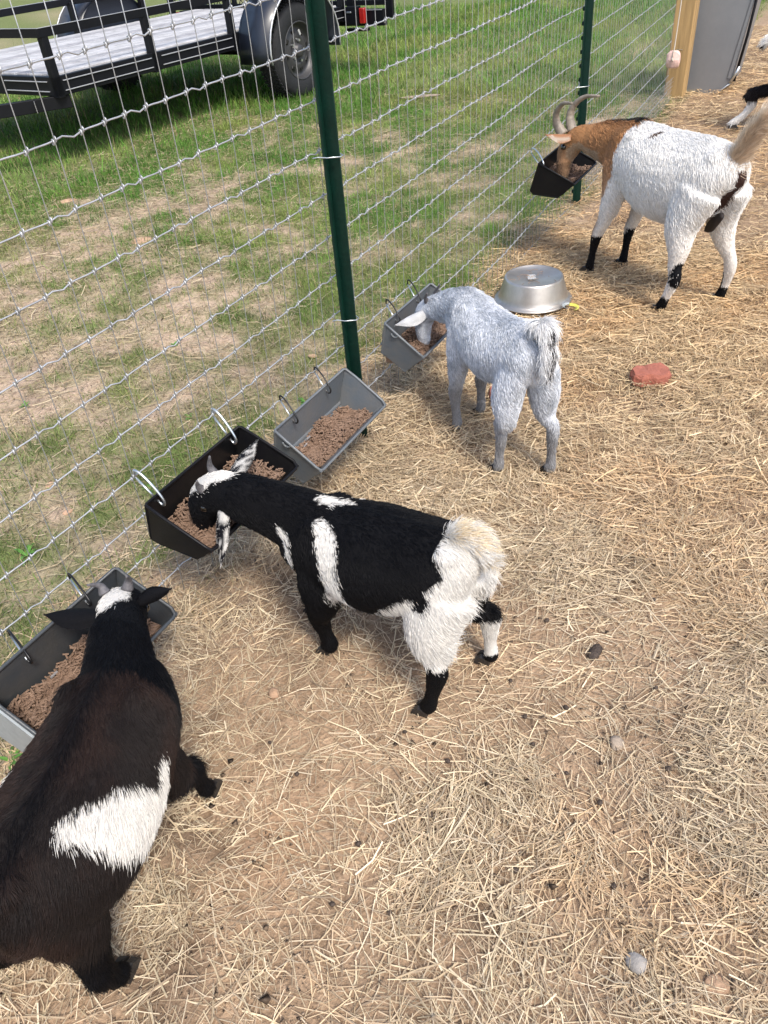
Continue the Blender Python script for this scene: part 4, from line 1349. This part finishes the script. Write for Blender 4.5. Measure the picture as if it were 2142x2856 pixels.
pie_head = [(.465, .026, .364, .032, .034), (.492, .030, .364, .040, .041), (.528, .034, .348, .040, .040), (.552, .038, .318, .033, .034), (.562, .040, .290, .024, .027), (.565, .042, .262, .020, .023), (.566, .042, .248, .013, .014)]
pie_legs = [fore(.280, .056, .29, (.291, .040), s=1.12), fore(.300, -.055, .29, (.385, -.048), s=1.05), hind(.018, .058, .30, (.035, .085), hz=.125, stif=.022, rt=.066, back=.022, s=.98), hind(.014, -.058, .30, (-.020, -.085), hz=.125, stif=.018, rt=.066, back=.002, s=.95)]
def len_pie(P, N):
    a, z = P[:, 0], P[:, 2]
    L = np.full(len(P), .0105)
    L += .008 * sstep(.03, -.05, a) * sstep(.12, .2, z)
    L += .006 * sstep(.14, .18, z) * sstep(.25, .2, z) * sstep(.10, .04, a)
    L *= np.where(a < .15, .55 + .45 * sstep(.10, .20, z), 1)
    L += .005 * sstep(.24, .20, z) * (z > .17)
    L *= np.where(a > .47, .55, 1)
    L *= np.where(z < .09, .75, 1)
    return L
gp, bp_ = make_goat('goat', (.884, -.620), (.03, 1), 'black and white patched young goat with its head in the black trough', pie_torso, pie_neck, pie_head, pie_legs, col_pie, 62000, len_pie, rad=.00040, seed=10)
speck = lambda P, N: np.where((vnoise(P, 420, 5) + .35 * (fbm(P, 60, 9, 2) - .5) * 2 > .55)[:, None], WHITE * .85, BLACK * 3)
leaf_ear(gp, (.482, .056, .362), (.470, .120, .244), .021, (.1, .95, .3), M_FUR, speck, nhair=1800, seed=3, droop=.06)
leaf_ear(gp, (.500, -.002, .372), (.560, -.160, .352), .019, (-.4, -.2, 1), M_FUR, speck, nhair=1800, seed=4)
horn(gp, [(.520, .056, .374), (.523, .066, .390), (.514, .074, .412)], .012, .002, M_HORN)
horn(gp, [(.528, .014, .382), (.535, .014, .402), (.522, .020, .432)], .012, .002, M_HORN)
for (a, l) in ((.522, .066), (.538, -.004)):
    MB().lathe([(.0001, -.009), (.006, -.0075), (.009, -.003), (.009, .003), (.006, .0075), (.0001, .009)], 12, (a, l, .340)).build('eye', M_EYE, gp, True)
def tail(parent, pts, col, n, hl, r, seed, spread=.6):
    mb = MB(); loft(mb, pts, 10)
    o = mb.build('tail', M_FUR, parent, True)
    fn = col if callable(col) else (lambda P, N: np.tile(col, (len(P), 1)))
    paint(o, fn)
    tp = np.array(pts[-1][:3]) - np.array(pts[0][:3]); tp = tp / np.linalg.norm(tp)
    hair(o, n, fn, lambda P, N: np.full(len(P), hl), lambda P, N: np.tile(tp, (len(P), 1)) + N * spread, o, rad=r, seed=seed, lift=.5, name='tail_hair')
    return o
tail(gp, [(.022, 0, .384, .012, .010), (.000, -.004, .402, .016, .010), (-.022, -.008, .400, .017, .010), (-.042, -.01, .378, .014, .008), (-.050, -.01, .350, .005, .004)], lambda P, N: np.where((vnoise(P, 60, 2) > .5)[:, None], CREAM, WHITE), 8000, .024, .00034, 31, spread=1.1)

# ---- small silver grey goat
def col_gray(P, N):
    a, l, z = P[:, 0], P[:, 1], P[:, 2]
    n_ = fbm(P, 22, 4, 3); n2_ = vnoise(P, 150, 6)
    t = sstep(.22, .66, n_ * .45 + n2_ * .55)[:, None]
    c = np.array([.72, .745, .79]) * t + np.array([.34, .37, .41]) * (1 - t)
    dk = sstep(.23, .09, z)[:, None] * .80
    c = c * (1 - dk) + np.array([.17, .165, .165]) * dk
    tp = sstep(.445, .465, z + .01 * (n_ - .5))[:, None] * 0
    ds = (np.exp(-((l - .0) / .018) ** 2) * sstep(.37, .40, z) * sstep(.05, .3, a))[:, None] * .35
    c = c * (1 - ds) + np.array([.2, .21, .23]) * ds
    ft = (z < .022)[:, None] * .6
    c = c * (1 - ft) + np.array([.45, .42, .38]) * ft
    mz = (sstep(.47, .50, a) * sstep(.22, .19, z))[:, None]
    c = c * (1 - mz * .6) + np.array([.06, .06, .07]) * mz * .6
    return c
gt = [(-.058, 0, .350, .015, .02), (-.048, 0, .352, .044, .050), (-.02, 0, .354, .060, .070), (.03, 0, .350, .067, .080), (.09, 0, .328, .076, .084), (.16, 0, .312, .082, .092), (.24, 0, .316, .072, .092), (.31, 0, .330, .060, .088), (.355, 0, .330, .050, .070), (.385, 0, .335, .030, .045)]
gn = [(.285, 0, .350, .052, .070), (.345, .004, .345, .045, .060), (.395, .012, .335, .038, .050), (.435, .020, .322, .034, .043), (.470, .030, .312, .032, .036)]
gh = [(.448, .024, .314, .026, .028), (.475, .032, .308, .033, .034), (.500, .042, .286, .033, .033), (.505, .050, .255, .027, .029), (.500, .054, .225, .021, .024), (.494, .054, .200, .017, .019), (.492, .054, .188, .010, .012)]
gl = [fore(.290, .052, .32, (.280, .058), kz=.13, s=.88), fore(.300, -.050, .32, (.325, -.045), kz=.13, s=.88), hind(.010, .050, .33, (.042, .056), hz=.13, back=.012, stif=.012, rt=.054, s=.84), hind(-.010, -.048, .33, (-.030, -.060), hz=.13, back=.008, stif=.010, rt=.054, s=.84)]
def len_gray(P, N):
    a, z = P[:, 0], P[:, 2]
    L = np.full(len(P), .0120) + .005 * sstep(.28, .22, z) * sstep(.08, .14, a) * sstep(.27, .22, a)
    L = L * (.78 + .22 * sstep(.06, .26, z))
    return L * np.where(a > .46, .5, 1)
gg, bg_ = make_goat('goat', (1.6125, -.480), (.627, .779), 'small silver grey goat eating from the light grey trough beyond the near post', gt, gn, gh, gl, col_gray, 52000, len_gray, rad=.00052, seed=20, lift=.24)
palegrey = lambda P, N: np.tile(np.array([.60, .61, .62]), (len(P), 1)) * (.7 + .4 * vnoise(P, 120, 3))[:, None]
leaf_ear(gg, (.472, .056, .310), (.482, .150, .280), .022, (-.2, .2, .95), M_FUR, palegrey, nhair=1500, seed=5, cup=.9)
leaf_ear(gg, (.492, .010, .305), (.565, -.060, .300), .025, (-.2, -.1, .95), M_FUR, palegrey, nhair=1200, seed=6, cup=.8)
horn(gg, [(.470, .052, .334), (.462, .060, .350), (.440, .064, .372)], .009, .002, M_HORN)
horn(gg, [(.478, .022, .336), (.472, .022, .356), (.446, .020, .385)], .010, .002, M_HORN)
for (a, l) in ((.498, .072), (.515, .018)):
    MB().lathe([(.0001, -.009), (.006, -.0075), (.009, -.003), (.009, .003), (.006, .0075), (.0001, .009)], 12, (a, l, .272)).build('eye', M_EYE, gg, True)
palew = lambda P, N: np.where(((np.abs(P[:, 1] + .004) < .006) & (N[:, 0] < -.3) & (P[:, 2] < .455) & (P[:, 2] > .33))[:, None], np.array([.045, .04, .04]), np.array([.76, .76, .76]))
tail(gg, [(-.020, 0, .424, .014, .012), (-.042, 0, .450, .018, .010), (-.060, 0, .458, .018, .009), (-.074, 0, .440, .017, .008), (-.082, 0, .405, .015, .007), (-.082, 0, .365, .010, .005), (-.078, 0, .335, .004, .004)], palew, 6500, .022, .00045, 32, spread=.32)

# ---- large white and tan horned goat
TAN = np.array([.42, .215, .095]); OFFW = np.array([.78, .765, .735])
def col_white(P, N):
    q = P + .012 * np.stack([fbm(P, 20, 11, 2) - .5, fbm(P, 20, 12, 2) - .5, fbm(P, 20, 13, 2) - .5], 1) * 2
    a, l, z = q[:, 0], q[:, 1], q[:, 2]
    c = np.tile(OFFW, (len(P), 1)).astype(float)
    v = fbm(P, 16, 14, 3)[:, None]
    c *= (.93 + .12 * v)
    warm = sstep(.34, .22, z)[:, None]
    c = c * (1 - warm * .25) + np.array([.66, .54, .42]) * warm * .25
    front = np.interp(z, [0, .25, .30, .36, .42, .50, .55, .60], [.39, .47, .43, .390, .385, .385, .370, .35]) + .03 * (fbm(P, 30, 16, 2) - .5)
    tn = (a > front) & (z > .22)
    pale = np.interp(z, [.24, .30, .40, .5], [.55, .35, .12, .0])[:, None]
    tcol = TAN * (.75 + .5 * v) * (1 - pale) + np.array([.60, .50, .40]) * pale
    c[tn] = tcol[tn]
    mane = (a > .37) & (np.abs(l) < .020 ) & (N[:, 2] > .6) & (z > .46) & (a < .56)
    c[mane] = np.array([.035, .028, .022])
    throat = (a > .52) & (N[:, 2] < -.2) & (z > .3)
    c[throat] = np.array([.42, .30, .20])
    fl = (a > .27) & (z < .24)
    ft_ = fl[:, None] * (sstep(-.2, .5, N[:, 0]) * sstep(.28, .18, z))[:, None] * .8
    c = c * (1 - ft_) + np.array([.36, .22, .13]) * ft_
    c[fl & (z < .160)] = BLACK * 1.3
    c[fl & (z >= .135) & (z < .185) & (l < 0) & (N[:, 0] > 0)] = np.array([.55, .48, .42])
    hl = (a < .2) & (z < .20)
    c[hl & (z < .070)] = BLACK * 1.3
    c[near_chain(q, [(-.030, .100, .165, .030), (-.035, .105, .140, .028)]) < 0] = BLACK * 1.5
    c[(l < 0) & hl & (z > .05) & (z < .13) & (N[:, 0] > .3)] = BLACK * 1.5
    c[near_chain(q, [(.235, .03, .555, .010), (.255, .05, .548, .008)]) < 0] = np.array([.10, .06, .04])
    # bare dark skin under the tail
    c[(np.abs(l) < .022) & (a < -.04) & (z > .26) & (z < .50)] = np.array([.06, .032, .026])
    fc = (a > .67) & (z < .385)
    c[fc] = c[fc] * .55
    return c
wt = [(-.098, 0, .43, .02, .03), (-.085, 0, .440, .065, .075), (-.05, 0, .450, .090, .105), (.02, 0, .446, .104, .124), (.11, 0, .424, .120, .142), (.21, 0, .416, .124, .146), (.31, 0, .430, .112, .134), (.39, 0, .440, .098, .126), (.45, 0, .440, .078, .110), (.49, 0, .44, .05, .075)]
wnk = [(.370, 0, .460, .080, .105), (.450, .004, .465, .066, .090), (.520, .014, .468, .056, .076), (.575, .024, .468, .050, .064), (.625, .036, .468, .044, .052)]
wh = [(.600, .034, .472, .036, .040), (.635, .046, .474, .044, .044), (.675, .060, .454, .044, .044), (.698, .072, .414, .036, .040), (.703, .082, .374, .028, .033), (.702, .086, .328, .024, .027), (.700, .086, .308, .016, .018)]
wl = [fore(.400, .080, .43, (.465, .095), s=1.08, kz=.17, rt=.070), fore(.410, -.080, .43, (.450, -.058), s=1.08, kz=.17, rt=.070),
      hind(-.012, .085, .43, (.020, .115), s=1.15, hz=.145, rt=.095, back=.045, stif=.03), hind(-.020, -.085, .43, (-.020, -.120), s=1.12, hz=.145, rt=.095, back=.03, stif=.03)]
def len_white(P, N):
    a, z = P[:, 0], P[:, 2]
    L = np.full(len(P), .0150) + .012 * sstep(.40, .30, z) * (z > .24) * sstep(.0, .08, a) * sstep(.40, .34, a)
    L += .018 * ((a > .36) & (np.abs(P[:, 1]) < .03) & (N[:, 2] > .6) & (a < .56))
    return L * np.where(a > .58, .45, 1) * (.45 + .55 * sstep(.16, .36, z))
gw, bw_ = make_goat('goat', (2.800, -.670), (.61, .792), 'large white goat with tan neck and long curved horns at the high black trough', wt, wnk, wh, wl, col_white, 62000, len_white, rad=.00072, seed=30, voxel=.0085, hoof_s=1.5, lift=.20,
                    )
tanear = lambda P, N: np.where((vnoise(P, 40, 3) > .35)[:, None], np.array([.34, .17, .09]), np.array([.5, .42, .34]))
leaf_ear(gw, (.645, .098, .488), (.700, .178, .492), .025, (-.3, -.1, .95), M_FUR, tanear, nhair=1500, seed=7, cup=.8)
leaf_ear(gw, (.655, .008, .486), (.735, -.060, .480), .034, (-.3, .1, .95), M_FUR, tanear, nhair=900, seed=8, cup=.5)
horn(gw, [(.690, .104, .482), (.715, .118, .520), (.712, .124, .560), (.672, .126, .596), (.612, .128, .606)], .022, .004, M_HORN2, rings=1)
horn(gw, [(.690, .062, .486), (.714, .060, .530), (.706, .052, .574), (.660, .038, .608), (.592, .024, .618)], .023, .004, M_HORN2, rings=1)
for (a, l) in ((.680, .104), (.708, .034)):
    MB().lathe([(.0001, -.011), (.008, -.009), (.012, -.003), (.012, .003), (.008, .009), (.0001, .011)], 12, (a, l, .440)).build('eye', M_EYE, gw, True)
tailc = lambda P, N: np.where((N[:, 0] > .2)[:, None], np.array([.72, .62, .50]), np.array([.66, .52, .38]))
tail(gw, [(-.075, 0, .510, .020, .014), (-.100, -.004, .550, .016, .010), (-.118, -.008, .590, .015, .009), (-.138, -.014, .625, .016, .009), (-.160, -.02, .655, .012, .007), (-.172, -.022, .668, .004, .004)], tailc, 6000, .042, .0006, 33, spread=.45)
mb = MB(); loft(mb, [(-.075, -.004, .35, .006, .010), (-.045, -.010, .325, .010, .020), (-.020, -.020, .300, .010, .022), (.005, -.028, .280, .006, .014), (.015, -.03, .270, .003, .004)], 10)
mb.build('udder', M_SKIN, gw, True)

# ---- dark brown goat with the white flank, nearest the camera
DBR = np.array([.0125, .0095, .0090]); BRN = np.array([.024, .0145, .0120])
def col_dark(P, N):
    q = P + .014 * np.stack([fbm(P, 24, 21, 2) - .5, fbm(P, 24, 22, 2) - .5, fbm(P, 24, 23, 2) - .5], 1) * 2
    a, l, z = q[:, 0], q[:, 1], q[:, 2]
    n_ = fbm(P, 12, 24, 3)[:, None]
    c = DBR * (1 - sstep(.45, .7, n_)) + BRN * sstep(.45, .7, n_)
    c = np.where(((l > .05) & (a < .25))[:, None], c * .5 + BRN * .7, c)
    c = np.where(((a < -.01) & (z < .32))[:, None], c * .5 + BRN * .6, c)
    sb = (np.exp(-((l - .012) / (.014 + .010 * sstep(.2, .33, a))) ** 2) * sstep(.3, .6, N[:, 2]) * sstep(.29, .31, z))[:, None] * .85
    c = c * (1 - sb) + BLACK * sb
    c[(a > .33)] = BLACK
    c[(z < .15)] = BLACK * 1.2
    w_ = near_chain(q, [(.085, -.035, .385, .016), (.105, -.068, .350, .030), (.135, -.088, .310, .040), (.170, -.100, .262, .044), (.205, -.100, .25, .032), (.228, -.092, .29, .015)])
    c[w_ < 0] = WHITE
    c[near_chain(q, [(.150, -.10, .215, .020), (.135, -.10, .235, .012)]) < 0] = BLACK * 2
    c[near_chain(q, [(.332, .092, .300, .026), (.300, .100, .300, .032), (.275, .104, .305, .030)]) < 0] = WHITE
    c[near_chain(q, [(.165, .112, .325, .034), (.185, .125, .290, .042), (.20, .13, .25, .04)]) < 0] = WHITE
    c[near_chain(q, [(.478, .082, .372, .026), (.500, .090, .368, .024), (.505, .066, .368, .026), (.525, .076, .355, .016)]) < 0] = WHITE
    return c
dt = [(-.030, .058, .305, .018, .03), (-.018, .056, .308, .054, .062), (.008, .050, .305, .076, .080), (.05, .038, .295, .090, .094), (.11, .018, .278, .106, .108), (.18, .012, .272, .106, .110), (.25, .006, .282, .098, .105), (.31, .006, .292, .090, .094), (.355, .010, .302, .074, .078), (.390, .014, .308, .050, .056), (.405, .016, .310, .03, .035)]
dn = [(.270, .004, .306, .072, .076), (.335, .012, .318, .060, .062), (.390, .028, .328, .051, .054), (.438, .046, .332, .046, .047), (.478, .062, .330, .038, .040)]
dh = [(.462, .056, .330, .030, .034), (.487, .066, .328, .040, .040), (.518, .078, .310, .040, .040), (.535, .088, .275, .034, .036), (.540, .094, .240, .026, .030), (.540, .096, .212, .021, .025), (.540, .096, .198, .013, .015)]
dl = [fore(.275, .070, .27, (.285, .085), s=1.1, kz=.11), fore(.290, -.052, .27, (.355, -.058), s=.95, kz=.12, rt=.040), hind(.045, .105, .28, (.060, .170), s=1.0, hz=.10), hind(.045, .000, .28, (.048, -.016), s=1.05, hz=.085, back=.02, rt=.060, stif=.012)]
def len_dark(P, N):
    a, z = P[:, 0], P[:, 2]
    L = np.full(len(P), .0150) + .006 * sstep(.26, .20, z) * (z > .12)
    return L * np.where(a > .44, .5, 1) * np.where(z < .08, .8, 1)
gd, bd_ = make_goat('goat', (.120, -.380), (.93, .37), 'dark brown goat with white flank band and white poll, nearest, cut by left edge', dt, dn, dh, dl, col_dark, 85000, len_dark, rad=.00036, seed=40, lift=.22, hoof_s=1.1)
blk = lambda P, N: np.tile(BLACK * 1.3, (len(P), 1))
leaf_ear(gd, (.480, .098, .338), (.478, .200, .332), .026, (-.1, .05, 1), M_FUR, blk, nhair=1800, seed=9, cup=.5, hl=.004)
leaf_ear(gd, (.498, .034, .340), (.514, -.026, .368), .016, (-.6, -.6, .3), M_FUR, blk, nhair=1800, seed=10, cup=.9, hl=.004)
horn(gd, [(.515, .098, .352), (.518, .104, .366), (.500, .112, .385)], .011, .002, M_HORN)
horn(gd, [(.525, .060, .354), (.528, .054, .372), (.512, .044, .396)], .011, .002, M_HORN)
for (a, l) in ((.512, .112), (.530, .046)):
    MB().lathe([(.0001, -.009), (.006, -.0075), (.009, -.003), (.009, .003), (.006, .0075), (.0001, .009)], 12, (a, l, .302)).build('eye', M_EYE, gd, True)
tail(gd, [(-.005, .055, .365, .022, .014), (-.030, .06, .382, .024, .012), (-.052, .065, .370, .016, .010), (-.066, .065, .345, .005, .005)], BLACK, 5000, .030, .0004, 34)

# ---- goat leaving the frame at the right, only its hind leg and tail in view
def col_far(P, N):
    c = np.tile(np.array([.012, .009, .010]), (len(P), 1))
    c[P[:, 2] < .150] = OFFW * .92
    c[P[:, 2] < .03] = BLACK * 2
    return c
ft = [(-.09, 0, .42, .02, .03), (-.07, 0, .43, .07, .08), (.0, 0, .44, .10, .115), (.10, 0, .42, .12, .13), (.22, 0, .41, .12, .13), (.34, 0, .43, .095, .115), (.42, 0, .44, .06, .09), (.45, 0, .44, .03, .05)]
fn_ = [(.36, 0, .47, .065, .09), (.44, 0, .50, .05, .07), (.52, 0, .54, .045, .055), (.57, 0, .57, .042, .045)]
fh = [(.55, 0, .56, .036, .04), (.59, 0, .56, .042, .042), (.63, 0, .53, .038, .038), (.67, 0, .49, .026, .028), (.69, 0, .465, .014, .016)]
fl_ = [fore(.36, .08, .42, (.38, .08), s=1.2, kz=.16, rt=.07), fore(.36, -.08, .42, (.36, -.08), s=1.2, kz=.16, rt=.07), hind(.0, .08, .42, (-.245, .06), s=1.2, hz=.15, rt=.10, back=-.09), hind(.0, -.08, .42, (.02, -.08), s=1.2, hz=.14, rt=.10)]
gf, bf_ = make_goat('goat', (5.42, -.655), (.2, -1), 'dark goat with a white lower hind leg, mostly outside the right edge of the picture', ft, fn_, fh, fl_, col_far, 22000, lambda P, N: np.full(len(P), .022), rad=.0011, seed=50, voxel=.010, hoof_s=1.4)
tail(gf, [(-.06, 0, .47, .022, .016), (-.10, 0, .48, .02, .012), (-.14, 0, .47, .018, .01), (-.165, 0, .45, .006, .005)], lambda P, N: np.where((P[:, 2] < .455)[:, None], BLACK, OFFW), 2500, .035, .0011, 35)
horn(gf, [(.60, .03, .59), (.595, .04, .65), (.56, .05, .70)], .014, .003, M_HORN2)
horn(gf, [(.60, -.03, .59), (.595, -.04, .65), (.56, -.05, .70)], .014, .003, M_HORN2)
leaf_ear(gf, (.575, .04, .57), (.56, .14, .56), .032, (0, 0, 1), M_FUR, col_far, nhair=300, seed=12)
leaf_ear(gf, (.575, -.04, .57), (.56, -.14, .56), .032, (0, 0, 1), M_FUR, col_far, nhair=300, seed=13)
